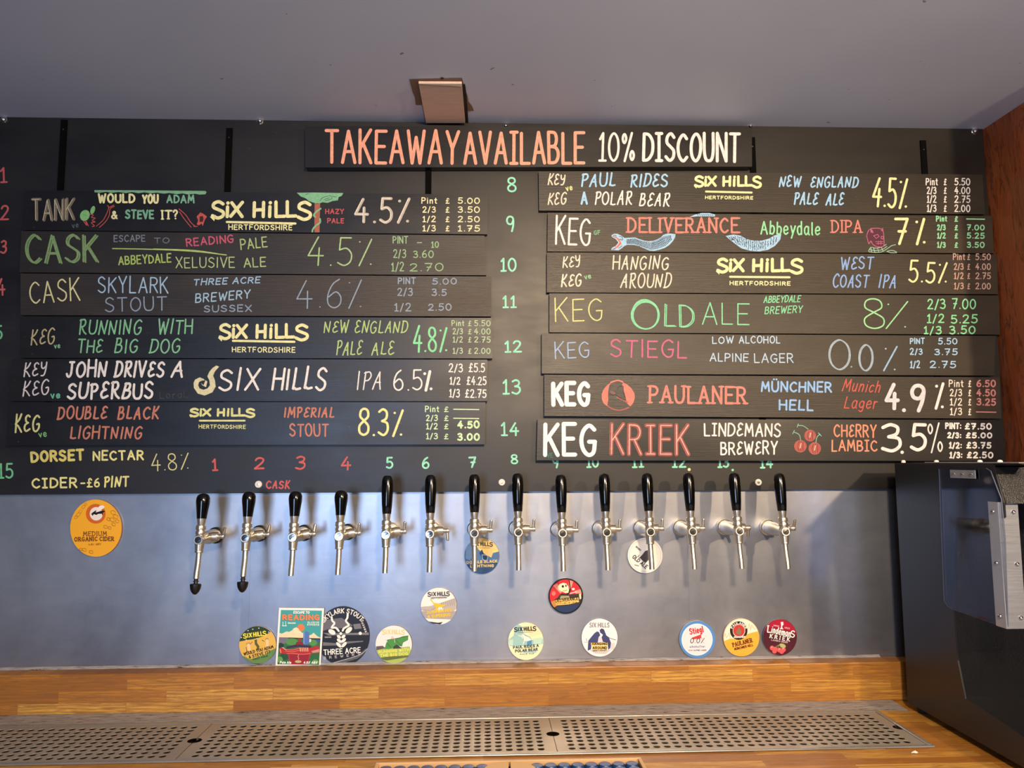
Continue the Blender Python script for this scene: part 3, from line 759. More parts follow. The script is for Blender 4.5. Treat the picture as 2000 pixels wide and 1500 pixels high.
# left 1
write(L1, 'drink_type', 'TANK', 62, 432, 147, 431, 44, (126, 112, 84), 5.5, hi=((206, 196, 148), 1.3, -2.4, 0)); 
write(L1, 'vegan_mark', 've', 141, 446, 154, 444, 11, (92, 104, 100), 1.4)
GR2 = (116, 186, 140)
write(L1, 'beer_name', 'WOULD', 191, 397, 264, 397, 19, LY, 4); write(L1, 'beer_name', 'YOU', 277, 398, 310, 398, 19, LY, 4)
write(L1, 'beer_name', 'ADAM', 325, 397, 380, 397.5, 17, GR2, 3.2); write(L1, 'beer_name', '&', 217, 428, 230, 428, 17, LY, 3.2)
write(L1, 'beer_name', 'STEVE', 244, 428, 301, 428, 18.5, GR2, 3.6); write(L1, 'beer_name', 'IT?', 315, 429, 348, 429, 19, LY, 3.4, 's')
mb = MB(); y = FACE[L1] - EPS; cv = zc(150, 360, 6.667)
top = [(230, 75), (600, 77), (1000, 80), (1400, 84), (1670, 86), (1690, 100), (1675, 130), (1600, 134), (1540, 122), (1450, 132), (1380, 118), (1300, 128), (1200, 112), (1130, 122), (1040, 108), (960, 118), (880, 104), (800, 116), (720, 100), (640, 114), (540, 100), (460, 112), (380, 98), (300, 110), (230, 104)]
fill(mb, cv(*top), y, paint((120, 184, 130)))
fill(mb, ell(150 + 105 / 6.667, 360 + 405 / 6.667, 9.2, 11, 24, 0.45), y, paint((126, 196, 104)))
fill(mb, ell(150 + 207 / 6.667, 360 + 335 / 6.667, 4.2, 8.2, 20, 0.3), y, paint((126, 196, 104)))
mr = paint((206, 78, 66)); mr2 = paint((150, 46, 44))
for pts in ([(90, 480), (130, 535), (115, 470), (150, 540)], [(170, 390), (215, 400), (190, 430), (240, 440), (200, 470), (240, 490), (190, 500), (230, 540), (200, 550)],
            [(255, 545), (340, 470), (380, 400), (415, 310), (400, 275)], [(295, 560), (370, 490), (420, 410), (435, 320), (490, 285)], [(425, 300), (480, 272)],
            [(1330, 320), (1420, 400), (1480, 490), (1540, 545)], [(1340, 360), (1400, 450), (1490, 560)], [(1520, 548), (1570, 548)]):
    line(mb, cv(*pts), 1.5, y, mr, True)
fill(mb, cv((1560, 420), (1610, 365), (1650, 385), (1695, 420), (1665, 470), (1640, 545), (1625, 510), (1590, 535), (1562, 520), (1580, 470)), y, mr)
fill(mb, cv((1600, 420), (1640, 410), (1650, 450), (1640, 490), (1600, 490)), y - 0.0001, paint((70, 20, 22)))
mb.build('drawing', L1)
six_hills(L1, 415, 392, 427, 441, 579, 607, (441, 579, 433, 436), 5, 449, 11, 6.5, hx=(446, 571))
mb = MB(); cv = zc(500, 220, 4)
fill(mb, cv((318, 626), (450, 624), (682, 628), (670, 650), (645, 660), (640, 685), (600, 690), (560, 705), (520, 700), (480, 712), (440, 700), (410, 690), (390, 670), (350, 655)), y, paint((120, 190, 136)))
fill(mb, cv((458, 708), (502, 708), (496, 935), (456, 935)), y, paint((176, 96, 66)))
for p in ([(505, 750), (470, 775), (452, 800), (462, 815)], [(500, 830), (500, 860), (470, 880), (445, 910), (440, 930)]): line(mb, cv(*p), 3.2, y - 0.0002, paint((120, 190, 136)), True)
for p in ([(500, 690), (520, 665), (580, 650), (590, 672), (540, 690)], [(530, 680), (575, 665)], [(390, 640), (410, 632)], [(600, 655), (630, 660)]): line(mb, cv(*p), 0.8, y - 0.0002, paint((24, 40, 32)), True)
mb.build('tree_drawing', L1)
write(L1, 'style_name', 'HAZY', 635, 418, 672, 418, 10.5, (206, 74, 74), 2.1); write(L1, 'style_name', 'PALE', 639, 436, 672, 436.5, 10.5, (206, 74, 74), 2.1)
write(L1, 'strength', '4.5%', 692, 436, 803, 438, 51, (190, 180, 160), 5.5, hi=((236, 226, 206), 1.5, -1.8, 0))
PY = (240, 228, 164)
def std_prices(b, cols, ys, vals, h, col, w, vcol=None, vw=None):
    (a0, a1, l0, l1, v0, v1) = cols
    names = ['Pint', '2/3', '1/2', '1/3']
    for k, yb in enumerate(ys):
        mb = MB(); dx = (k * cols_shift.get(b, 0))
        write(b, '', names[k], a0 + dx + (2 if k else 0), yb, a1 + dx - (3 if k else 0), yb, h, col, w, mb=mb, jit=0.02)
        write(b, '', '£', l0 + dx, yb, l1 + dx, yb, h * 0.9, col, w * 0.9, mb=mb, jit=0.02)
        v = vals[k]
        if v == '-': line(mb, [(v0 + dx, yb - h * 0.45), (v1 + dx, yb - h * 0.4)], w, FACE[b] - EPS, paint(vcol or col))
        elif v: write(b, '', v, v0 + dx, yb, v1 + dx, yb + 0.5, h, vcol or col, vw or w, mb=mb, jit=0.02)
        mb.build('price_line', b)
cols_shift = {}
std_prices(L1, (823, 854, 870, 878, 894, 937), (398, 415.5, 434, 452), ('5.00', '3.50', '2.50', '1.75'), 12.5, PY, 2.0)

# left 2
write(L2, 'drink_type', 'CASK', 49, 514, 190, 513, 56, (126, 164, 92), 3.8, op=0.85, dbl=4)
G3 = (168, 196, 112)
write(L2, 'beer_name', 'ESCAPE', 222, 473, 284, 472, 14, (128, 142, 152), 2, op=0.7); write(L2, 'beer_name', 'TO', 301, 476, 331, 475, 12, (128, 142, 152), 1.8, op=0.6)
write(L2, 'beer_name', 'READING', 364, 482, 457, 474, 16.5, (216, 82, 110), 2.6, op=0.9); write(L2, 'style_name', 'PALE', 470, 488, 523, 483, 22, G3, 2.4, op=0.85)
mb = MB(); line(mb, [(220, 485.5), (300, 487), (380, 491), (442, 498)], 2, FACE[L2] - EPS, paint((176, 206, 96), 0.9), True)
line(mb, [(300, 486), (380, 489), (440, 498)], 1.4, FACE[L2] - EPS, paint((176, 206, 96), 0.9), True); mb.build('underline', L2)
write(L2, 'brewery_name', 'ABBEYDALE', 231, 518, 335, 513, 18, (170, 200, 84), 2.6, op=0.9); write(L2, 'brewery_name', 'XELUSIVE', 343, 524, 459, 523, 22, (176, 196, 120), 2.2, op=0.8)
write(L2, 'style_name', 'ALE', 476, 523, 520, 521, 20, G3, 2.4, op=0.85)
write(L2, 'strength', '4.5%', 600, 520, 731, 521, 55, (162, 200, 128), 2.8, op=0.9)
G4 = (144, 186, 128)
for it in ((('PINT', 767, 797, 476, 15), ('-', 814, 824, 481, 14), ('10', 842, 857, 484, 13)), (('2/3', 768, 793, 504, 17), ('3.60', 807, 847, 504, 15)), (('1/2', 764, 789, 530, 18), ('2.70', 800, 866, 530, 16))):
    mb = MB()
    for (s, a, b_, yb, h) in it: write(L2, '', s, a, yb, b_, yb, h, G4, 2, op=0.85, mb=mb)
    mb.build('price_line', L2)
# left 3
B3 = (156, 196, 220); B4 = (138, 160, 178)
write(L3, 'drink_type', 'CASK', 58, 593, 157, 588, 45, (226, 220, 146), 2.8, op=0.95)
write(L3, 'beer_name', 'SKYLARK', 191, 573, 329, 573, 33, B3, 2.6, op=0.9); write(L3, 'beer_name', 'STOUT', 205, 610, 326, 606, 29, B4, 2.4, op=0.85)
write(L3, 'brewery_name', 'THREE ACRE', 377, 558, 508, 553, 13.5, (150, 190, 220), 2.3, op=0.9, slant=.2); write(L3, 'brewery_name', 'BREWERY', 381, 592, 489, 583, 18, B3, 2.4, op=0.85, slant=.15)
write(L3, 'brewery_town', 'SUSSEX', 398, 610, 492, 609, 14, B4, 2.2, op=0.8)
write(L3, 'strength', '4.6%', 579, 603, 711, 603, 56, B4, 2.4, op=0.85)
for it in ((('PINT', 777, 812, 555, 13), ('5.00', 844, 892, 556, 13)), (('2/3', 776, 806, 578, 16), ('3.5', 843, 872, 578, 14)), (('1/2', 770, 803, 608, 16), ('2.50', 836, 882, 607, 14))):
    mb = MB()
    for (s, a, b_, yb, h) in it: write(L3, '', s, a, yb, b_, yb, h, (140, 160, 180), 2.2, op=0.85, mb=mb)
    mb.build('price_line', L3)
# left 4
KG = (122, 198, 138)
write(L4, 'drink_type', 'KEG', 59, 674, 107, 673, 32, (190, 174, 116), 2.8, 'h'); write(L4, 'vegan_mark', 've', 106, 681, 118, 680, 11, KG, 1.8)
write(L4, 'beer_name', 'RUNNING', 153, 654, 276, 654, 31, KG, 3, 'h'); write(L4, 'beer_name', 'WITH', 307, 653, 376, 653, 30, KG, 3, 'h')
write(L4, 'beer_name', 'THE', 150, 690, 200, 690, 27, KG, 3, 'h'); write(L4, 'beer_name', 'BIG', 223, 690, 269, 690, 29, KG, 3, 'h'); write(L4, 'beer_name', 'DOG', 291, 691, 352, 690, 29, KG, 3, 'h')
six_hills(L4, 430, 632, 663, 453, 575, 601, (453, 577, 665, 667), 5, 688, 11, 6)
G5 = (172, 206, 112)
write(L4, 'style_name', 'NEW', 632, 650, 680, 650, 25, G5, 2.4, 'h'); write(L4, 'style_name', 'ENGLAND', 692, 651, 796, 651, 25, G5, 2.4, 'h')
write(L4, 'style_name', 'PALE', 655, 694, 707, 694, 28, G5, 2.5, 'h'); write(L4, 'style_name', 'ALE', 725, 694, 770, 693, 27, G5, 2.5, 'h')
write(L4, 'strength', '4.8%', 806, 688, 876, 688, 52, (126, 226, 152), 4)
std_prices(L4, (882, 907, 914, 921, 926, 958), (637, 653, 669, 691), ('5.50', '4.00', '2.75', '2.00'), 12, (176, 206, 150), 1.7)
# left 5
write(L5, 'drink_type', 'KEY', 45, 736, 91, 735, 29, (214, 206, 200), 2.8, 'h'); write(L5, 'drink_type', 'KEG', 43, 774, 96, 771, 30, (214, 206, 200), 2.8, 'h')
write(L5, 'vegan_mark', 've', 99, 779, 118, 778, 14, (96, 190, 140), 2.6)
write(L5, 'beer_name', 'JOHN', 128, 738, 209, 737, 34, WHT, 4.4, 'h'); write(L5, 'beer_name', 'DRIVES', 222, 738, 320, 738, 34, WHT, 4.4, 'h'); write(L5, 'beer_name', 'A', 333, 738, 359, 738, 34, WHT, 4.4, 'h')
write(L5, 'beer_name', 'SUPERBUS', 130, 780, 299, 780, 34, WHT, 4.6, 'h'); write(L5, 'rubbed_out_word', 'LoraL', 312, 779, 368, 777, 14, (74, 72, 70), 1.8, op=0.6)
mb = MB(); y = FACE[L5] - EPS; cv = zc(0, 580, 4); my = paint((218, 212, 158))
fill(mb, cv((1690, 535), (1712, 545), (1680, 580), (1665, 615), (1680, 655), (1685, 700), (1660, 745), (1600, 770), (1545, 755), (1515, 710), (1512, 670), (1525, 645), (1560, 628), (1590, 640), (1600, 650), (1575, 655), (1555, 665), (1548, 690), (1560, 715), (1590, 725), (1620, 715), (1640, 690), (1635, 650), (1620, 620), (1635, 585), (1660, 555)), y, my)
fill(mb, cv((1570, 672), (1590, 690), (1605, 650), (1620, 660), (1610, 705), (1580, 690)), y, my)
mb.build('crescent_emblem', L5)
write(L5, 'brewery_name', 'SIX', 426, 765, 506, 764, 46, WHT, 4.6, 'h'); write(L5, 'brewery_name', 'HILLS', 530, 763, 636, 763, 45, WHT, 4.6, 'h')
write(L5, 'style_name', 'IPA', 696, 762, 745, 762, 38, (226, 220, 212), 2.6, 'h'); write(L5, 'strength', '6.5', 768, 764, 825, 763, 41, WHT, 3, ''); write(L5, 'strength', '%', 828, 765, 847, 764, 41, WHT, 5.5)
prices(L5, ((0, ('2/3', 876, 904, 727, 17), ('£5.5', 915, 947, 727, 18)), (0, ('1/2', 878, 899, 751, 15), ('£4.25', 911, 950, 752, 17)), (0, ('1/3', 877, 898, 776, 17), ('£2.75', 908, 950, 777, 17))), WHT, 2.2)
# left 6
RUST = (206, 120, 88)
write(L6, 'drink_type', 'KEG', 28, 846, 78, 843, 36, (210, 208, 128), 3.6, 'h'); write(L6, 'vegan_mark', 've', 76, 855, 92, 853, 13, (120, 190, 100), 2)
write(L6, 'beer_name', 'DOUBLE', 111, 820, 209, 819, 26, RUST, 3.6, 'h'); write(L6, 'beer_name', 'BLACK', 229, 820, 310, 819, 26, RUST, 3.6, 'h'); write(L6, 'beer_name', 'LIGHTNING', 136, 858, 277, 858, 26, RUST, 3.4, 'h')
six_hills(L6, 372, 797, 815, 390, 479, 497, (388, 480, 821, 821), 4, 837, 8, 4.4, (222, 220, 134))
write(L6, 'style_name', 'IMPERIAL', 554, 816, 653, 816, 21, RUST, 3.2, 'h'); write(L6, 'style_name', 'STOUT', 565, 853, 642, 853, 26, RUST, 3.2)
write(L6, 'strength', '8.3%', 699, 852, 789, 853, 55, (234, 232, 138), 4.6)
LG2 = (196, 232, 168)
std_prices(L6, (830, 858, 867, 876, 886, 935), (805, 822.5, 838.5, 858), ('-', '-', '', ''), 12.5, LG2, 2.0)
write(L6, 'price', '4.50', 893, 837, 937, 837, 15.5, LG2, 3.6); write(L6, 'price', '3.00', 893, 861, 937, 861, 15.5, LG2, 3.4)

# right 1
write(R1, 'drink_type', 'KEY', 1069, 362, 1104, 362, 22, CRM, 2.6, 'h'); write(R1, 'drink_type', 'KEG', 1069, 400, 1106, 400, 24, CRM, 2.6, 'h'); write(R1, 'vegan_mark', 've', 1106, 374, 1119, 371, 12, (220, 222, 130), 2)
write(R1, 'beer_name', 'PAUL', 1133, 365, 1202, 365, 27, LB, 3.4, 'h'); write(R1, 'beer_name', 'RIDES', 1230, 366, 1304, 365, 27, LB, 3.4, 'h'); write(R1, 'beer_name', 'A', 1134, 400, 1148, 400, 25, LB, 4, '')
write(R1, 'beer_name', 'POLAR', 1160, 401, 1234, 401, 27, WHT, 2.9, 'h'); write(R1, 'beer_name', 'BEAR', 1248, 403, 1307, 404, 27, WHT, 2.9, 'h')
six_hills(R1, 1358, 343, 366, 1376, 1469, 1486, (1377, 1470, 373.5, 375.5), 4.4, 389, 7, 5, hx=(1377, 1471))
write(R1, 'style_name', 'NEW', 1521, 366, 1564, 366, 23, LB, 3, 'h'); write(R1, 'style_name', 'ENGLAND', 1582, 367, 1676, 367, 23, LB, 3, 'h'); write(R1, 'style_name', 'PALE', 1549, 400, 1597, 401, 25, LB, 3.2, 'h'); write(R1, 'style_name', 'ALE', 1612, 402, 1648, 402, 25, LB, 3.2, 'h')
write(R1, 'strength', '4.5%', 1702, 405, 1774, 408, 58, LY, 4.6)
std_prices(R1, (1808, 1832, 1843, 1849, 1864, 1895), (362, 379, 396, 414), ('5.50', '4.00', '2.75', '2.00'), 14.5, WHT, 2.1)
# right 2
write(R2, 'drink_type', 'KEG', 1084, 479, 1154, 480, 56, WHT, 4); write(R2, 'free_from_mark', 'GF', 1160, 459, 1173, 458, 8.5, (116, 190, 120), 1.6)
write(R2, 'beer_name', 'DELIVERANCE', 1225, 455, 1443, 456, 31, SR, 4, 's', jit=0.015)
GA = (140, 226, 156)
write(R2, 'brewery_name', 'Abbeydale', 1485, 458, 1602, 460, 27, GA, 3); write(R2, 'style_name', 'DIPA', 1624, 455, 1683, 455, 26, SR, 3, 's', jit=0.015)
mb = MB(); y = FACE[R2] - EPS; cv = zc(1180, 410, 6.667); sb = paint((160, 206, 234)); sd = paint((28, 44, 56))
b1 = [(265, 365), (330, 362), (400, 358), (460, 380), (520, 400), (580, 408), (640, 402), (690, 385), (740, 355), (770, 325), (830, 306), (930, 315), (925, 350), (900, 400), (850, 455), (790, 495), (720, 518), (650, 535), (590, 530), (530, 505), (450, 470), (380, 455), (300, 455), (262, 470), (230, 500), (185, 526), (90, 522), (100, 495), (150, 470), (185, 425), (150, 380), (100, 352), (95, 330), (130, 310), (175, 312), (215, 330)]
fill(mb, cv(*b1), y, sb)
fill(mb, cv((110, 345), (165, 375), (200, 425), (165, 470), (110, 510), (180, 490), (225, 440), (200, 380), (150, 345)), y - 0.0002, paint((224, 110, 90)))
up_ = [(300, 380), (400, 375), (500, 410), (620, 420), (700, 395), (770, 350), (880, 325)]
lo_ = [(300, 440), (400, 445), (500, 480), (600, 515), (700, 505), (800, 465), (890, 380)]
def interp(P, t):
    k = min(int(t * (len(P) - 1)), len(P) - 2); f = t * (len(P) - 1) - k
    return (P[k][0] + (P[k + 1][0] - P[k][0]) * f, P[k][1] + (P[k + 1][1] - P[k][1]) * f)
def scales(U, L, n, rows, cvt, yy):
    rnd = random.Random(5)
    for k in range(n):
        a = interp(U, k / n); b = interp(L, k / n); pts = []
        for j in range(rows * 2 + 1):
            f = j / (rows * 2); pts.append((a[0] + (b[0] - a[0]) * f + (7 if j % 2 else -5), a[1] + (b[1] - a[1]) * f + rnd.uniform(-3, 3)))
        line(mb, cvt(*pts), 0.95, yy, sd, True)
scales(up_, lo_, 32, 4, cv, y - 0.0002)
for p in ([(110, 345), (135, 330), (165, 340)], [(195, 345), (230, 350), (240, 390), (205, 380)], [(190, 500), (230, 470)], [(110, 512), (150, 505)]): line(mb, cv(*p), 0.9, y - 0.0002, sd, True)
cv2 = zc(1000, 220, 4)
b2 = [(1417, 461), (1432, 458), (1446, 460), (1458, 467), (1472, 470), (1488, 470), (1502, 466), (1512, 460), (1526, 457), (1524, 468), (1514, 480), (1500, 488), (1484, 491), (1466, 490), (1448, 485), (1434, 475)]
fill(mb, b2, y, sb)
scales([(1424, 462), (1446, 463), (1470, 472), (1492, 472), (1522, 460)], [(1430, 468), (1448, 480), (1470, 487), (1492, 486), (1520, 470)], 22, 3, lambda *p: [(q[0] * 1, q[1] * 1) for q in [(a + (0.9 if i % 2 else -0.6) - (7 if i % 2 else -5), b) for i, (a, b) in enumerate(p)]], y - 0.0002)
fill(mb, [(1346, 424), (1358, 419), (1370, 416), (1386, 416), (1397, 419), (1396, 423), (1380, 422.5), (1362, 422.5)], y, sb)
for k in range(8): line(mb, [(1362 + k * 4, 418), (1364 + k * 4, 421)], 0.9, y - 0.0002, sd)
mb.build('snake_drawing', R2)
mb = MB(); cv = zc(1480, 220, 3.846); pk = paint((196, 92, 122)); pkd = paint((92, 38, 52))
fill(mb, cv((818, 925), (830, 890), (850, 872), (895, 868), (935, 878), (945, 910), (948, 950), (945, 1002), (900, 1008), (865, 990), (845, 975), (832, 990), (825, 955)), y, pkd)
line(mb, cv((818, 925), (830, 890), (850, 872), (895, 868), (935, 878), (945, 910), (948, 950), (945, 1002), (900, 1008), (865, 990), (850, 965), (835, 985), (825, 955), (818, 925)), 1.6, y - 0.0002, pk, True)
fill(mb, cv((848, 900), (845, 870), (862, 882), (870, 905)), y - 0.0002, pk); fill(mb, cv((925, 885), (940, 862), (944, 895)), y - 0.0002, pk)
for p in ([(870, 925), (900, 915), (912, 930), (890, 945), (870, 925)], [(928, 930), (945, 930), (940, 950), (926, 945), (928, 930)], [(885, 970), (940, 968)], [(890, 985), (940, 982)], [(905, 965), (905, 990)], [(925, 965), (925, 990)]): line(mb, cv(*p), 1.3, y - 0.0003, pk)
mb.build('skull_drawing', R2)
mb = MB(); gs = paint((150, 196, 160))
for p in ([(832, 1040), (850, 1012), (885, 1018), (930, 1010), (965, 990)], [(835, 1045), (880, 1050), (930, 1046), (975, 1020), (1005, 1000), (1035, 992)], [(840, 1030), (880, 1035), (930, 1030), (970, 1005)], [(975, 1040), (1010, 1035), (1045, 1050), (1000, 1052), (970, 1042)], [(870, 1020), (880, 1048)], [(900, 1018), (910, 1048)], [(930, 1014), (942, 1042)], [(850, 1018), (855, 1045)]):
    line(mb, cv(*p), 1.4, y, gs, True)
mb.build('coiled_snake_drawing', R2)
write(R2, 'strength', '7', 1746, 478, 1774, 478, 53, LY, 5.2); write(R2, 'strength', '%', 1787, 479, 1811, 478, 52, LY, 5.2)
std_prices(R2, (1828, 1850, 1864, 1871, 1888, 1923), (433, 450, 466, 484), ('-', '7.00', '5.25', '3.50'), 12, GA, 2.3)
# right 3
write(R3, 'drink_type', 'KEY', 1098, 524, 1134, 522, 23, CRM, 2.5, 'h'); write(R3, 'drink_type', 'KEG', 1095, 561, 1136, 559, 25, CRM, 2.9, 'h'); write(R3, 'vegan_mark', 've', 1142, 546, 1155, 544, 11, (140, 206, 140), 1.8)
write(R3, 'beer_name', 'HANGING', 1196, 527, 1306, 527, 27, CRM, 2.7, 'h'); write(R3, 'beer_name', 'AROUND', 1211, 563, 1310, 563, 29, CRM, 2.7, 'h')
six_hills(R3, 1402, 504, 533, 1424, 1543, 1567, (1424, 1544, 540, 541), 4.6, 557, 8.5, 6, hx=(1425, 1544))
BL = (132, 176, 232)
write(R3, 'style_name', 'WEST', 1641, 527, 1705, 526, 25, BL, 2.8, 'h'); write(R3, 'style_name', 'COAST', 1625, 562, 1696, 562, 27, BL, 2.8, 'h'); write(R3, 'style_name', 'IPA', 1715, 563, 1750, 564, 27, BL, 2.8, 'h')
write(R3, 'strength', '5.5%', 1774, 552, 1852, 554, 43, LY, 3.8)
std_prices(R3, (1861, 1885, 1889, 1895, 1905, 1935), (508, 527, 545, 565), ('5.50', '4.00', '2.75', '2.00'), 13, (206, 158, 138), 1.9)
# right 4
Y4 = (214, 214, 124); G6 = (124, 220, 156)
write(R4, 'drink_type', 'KEG', 1084, 630, 1178, 626, 46, Y4, 2.6); mb = MB()
for k in range(4): line(mb, smooth_pts(ell(1260 + (k % 2) * 1.5, 614 + k * 0.7, 25 + (k % 3), 29 - k, 14, -0.18 + k * 0.03) + [ell(1260 + (k % 2) * 1.5, 614 + k * 0.7, 25 + (k % 3), 29 - k, 14, -0.18 + k * 0.03)[0]], True, 3), 2.2, FACE[R4] - EPS - 0.00003 * k, paint(G6, 0.9))
mb.build('beer_name', R4)
write(R4, 'beer_name', 'LD', 1297, 638, 1354, 638, 46, G6, 2.3, op=0.9, dbl=3.0); write(R4, 'beer_name', 'ALE', 1371, 634, 1464, 635, 44, G6, 2.5, op=0.9)
write(R4, 'brewery_name', 'ABBEYDALE', 1491, 592, 1563, 590, 14, G6, 1.9, slant=.2); write(R4, 'brewery_name', 'BREWERY', 1493, 614, 1567, 611, 15, G6, 1.9, slant=.2)
write(R4, 'strength', '8', 1688, 642, 1729, 642, 61, (150, 226, 150), 2.8, slant=-.08); write(R4, 'strength', '%', 1725, 642, 1778, 642, 54, (150, 226, 150), 2.6)
for it in ((('2/3', 1811, 1847, 604, 20), ('7.00', 1859, 1906, 604, 21)), (('1/2', 1810, 1844, 631, 18), ('5.25', 1857, 1909, 632, 18)), (('1/3', 1804, 1839, 653, 16), ('3.50', 1854, 1905, 653, 17))):
    mb = MB()
    for (s, a, b_, yb, h) in it: write(R4, '', s, a, yb, b_, yb, h, (130, 230, 150), 2.6, mb=mb)
    mb.build('price_line', R4)
# right 5
PB = (176, 206, 228)
write(R5, 'drink_type', 'KEG', 1084, 702, 1152, 698, 33, (150, 184, 224), 2.4); write(R5, 'beer_name', 'STIEGL', 1192, 698, 1342, 700, 35, (216, 92, 136), 3.2, op=0.95)
write(R5, 'style_name', 'LOW', 1391, 672, 1433, 671, 15, PB, 2.2); write(R5, 'style_name', 'ALCOHOL', 1443, 671, 1524, 671, 15, PB, 2.2)
write(R5, 'style_name', 'ALPINE', 1386, 706, 1462, 707, 17, PB, 2.2); write(R5, 'style_name', 'LAGER', 1473, 709, 1550, 709, 19, PB, 2.2)
GB = (158, 178, 188)
write(R5, 'strength', '0', 1618, 722, 1660, 722, 61, GB, 2.6, op=0.9, dbl=2); write(R5, 'strength', '.', 1660, 719, 1663, 719, 30, GB, 3); write(R5, 'strength', '0', 1676, 725, 1704, 725, 53, GB, 2.6, op=0.9, dbl=2); write(R5, 'strength', '%', 1722, 726, 1754, 727, 52, (150, 190, 220), 3.2)
for it in ((('PINT', 1777, 1806, 672, 12), ('5.50', 1832, 1870, 673, 13)), (('2/3', 1777, 1802, 693, 13), ('3.75', 1825, 1870, 694, 13)), (('1/2', 1777, 1797, 719, 15), ('2.75', 1816, 1867, 719, 14))):
    mb = MB()
    for (s, a, b_, yb, h) in it: write(R5, '', s, a, yb, b_, yb, h, (160, 206, 236), 2.2, mb=mb)
    mb.build('price_line', R5)
# right 6
write(R6, 'drink_type', 'KEG', 1077, 794, 1153, 794, 49, (246, 244, 238), 8.5, jit=0.02)
mb = MB(); y = FACE[R6] - EPS; cv = zc(1140, 730, 16.667); rr = paint((228, 122, 98), 0.97)
out = ell(1207, 772, 32.5, 30, 40)
fill(mb, [(1195, 746), (1186, 752), (1179, 760), (1175, 770), (1175.5, 780), (1179, 788), (1186, 793.5), (1188, 780), (1187.5, 765), (1190, 753)], y, rr)
fill(mb, [(1217, 747), (1225, 751), (1233, 758), (1239, 768), (1240, 777), (1237, 787), (1231, 794), (1224, 787), (1222, 776), (1218, 762), (1215, 752)], y, rr)
line(mb, [(1193, 747), (1206, 743), (1216, 746)], 3, y, rr, True)
line(mb, [(1187, 793), (1197, 799), (1212, 801), (1228, 796)], 2.2, y, paint((190, 90, 76), 0.8), True)
for p in ([(1206, 762), (1209, 755), (1217, 754)], [(1217, 755), (1218, 767), (1221, 776)], [(1190, 768), (1197, 772), (1203, 771), (1212, 778), (1221, 781)]): line(mb, p, 1.2, y, paint((60, 40, 34)), True)
line(mb, [(1205, 776), (1215, 781), (1226, 786)], 2.5, y, paint((176, 96, 84), 0.8), True); line(mb, [(1194, 766), (1199, 768)], 5, y, paint((150, 100, 88), 0.7))
mb.build('round_emblem', R6)
write(R6, 'brewery_name', 'PAULANER', 1267, 788, 1458, 790, 36, SR, 4.6, 's', jit=0.015)
BM = (140, 190, 240)
write(R6, 'beer_name', 'MÜNCHNER', 1486, 766, 1625, 767, 21.5, BM, 3.6); write(R6, 'beer_name', 'HELL', 1521, 801, 1589, 803, 22, BM, 3.6)
write(R6, 'style_name', 'Munich', 1644, 764, 1718, 767, 24, (216, 84, 66), 2.2, slant=.25); write(R6, 'style_name', 'Lager', 1648, 798, 1712, 799, 24, (216, 84, 66), 2.2, slant=.2)
LGY = (216, 216, 214)
write(R6, 'strength', '4', 1728, 801, 1757, 801, 53, LGY, 7.5, jit=0); write(R6, 'strength', '.', 1764, 804, 1768, 804, 40, LGY, 7.5); write(R6, 'strength', '9', 1774, 804, 1806, 806, 55, LGY, 7.5, jit=0); write(R6, 'strength', '%', 1824, 800, 1846, 800, 53, (238, 230, 220), 5.5, jit=0)
std_prices(R6, (1853, 1882, 1891, 1897, 1907, 1945), (756, 774, 792, 811), ('6.50', '4.50', '3.25', '-'), 14.5, (232, 220, 196), 2.1, (222, 132, 122), 2.7)
# right 7
write(R7, 'drink_type', 'KEG', 1061, 892, 1166, 892, 66, (246, 244, 238), 8, jit=0.015); write(R7, 'vegan_mark', 'VE', 1068, 894, 1080, 894, 9.5, (60, 120, 104), 1.6)
write(R7, 'beer_name', 'KRÎEK', 1190, 890, 1348, 891, 64, (166, 78, 66), 8, '', hi=((244, 172, 146), 2.0, 0.6, 0), jit=0.015)
write(R7, 'brewery_name', 'LÎNDEMANS', 1375, 852, 1525, 854, 27, WHT, 3.2, 'e'); write(R7, 'brewery_name', 'BREWERY', 1407, 889, 1519, 888, 27, WHT, 3.2, 'e')
mb = MB(); y = FACE[R7] - EPS; cv = zc(1480, 560, 3.846); ch1, ch2 = paint((186, 84, 68)), paint((244, 196, 160))
for (cx, cy, r) in ((393, 1118, 44), (320, 1198, 47), (428, 1215, 47)):
    (c,) = cv((cx, cy)); rp = r / 3.846
    fill(mb, ell(c[0], c[1], rp, rp, 26), y, ch1)
    for a in (0.25, 0.5, 0.75): line(mb, [(c[0] + (a - .5) * rp * 1.3 + .15 * rp, c[1] - rp * .7), (c[0] + (a - .5) * rp * 1.7, c[1]), (c[0] + (a - .5) * rp * 1.3 + .1 * rp, c[1] + rp * .7)], 0.8, y - 0.0002, paint((92, 34, 30)), True)
    line(mb, [(c[0] + .1 * rp, c[1] - rp * .45), (c[0] - .05 * rp, c[1] + rp * .3)], 1.6, y - 0.0003, ch2)
for p in ([(300, 1042), (340, 1045), (378, 1070)], [(305, 1030), (296, 1055)], [(270, 1092), (310, 1110), (322, 1150)], [(275, 1080), (262, 1105)], [(436, 1172), (445, 1130), (468, 1108)], [(455, 1098), (478, 1122)]): line(mb, cv(*p), 1.3, y, paint((130, 200, 160)), True)
mb.build('cherry_drawing', R7)
OR = (240, 140, 98)
write(R7, 'style_name', 'CHERRY', 1628, 854, 1712, 855, 26, OR, 3, 'e'); write(R7, 'style_name', 'LAMBÎC', 1624, 882, 1714, 882, 23, OR, 3)
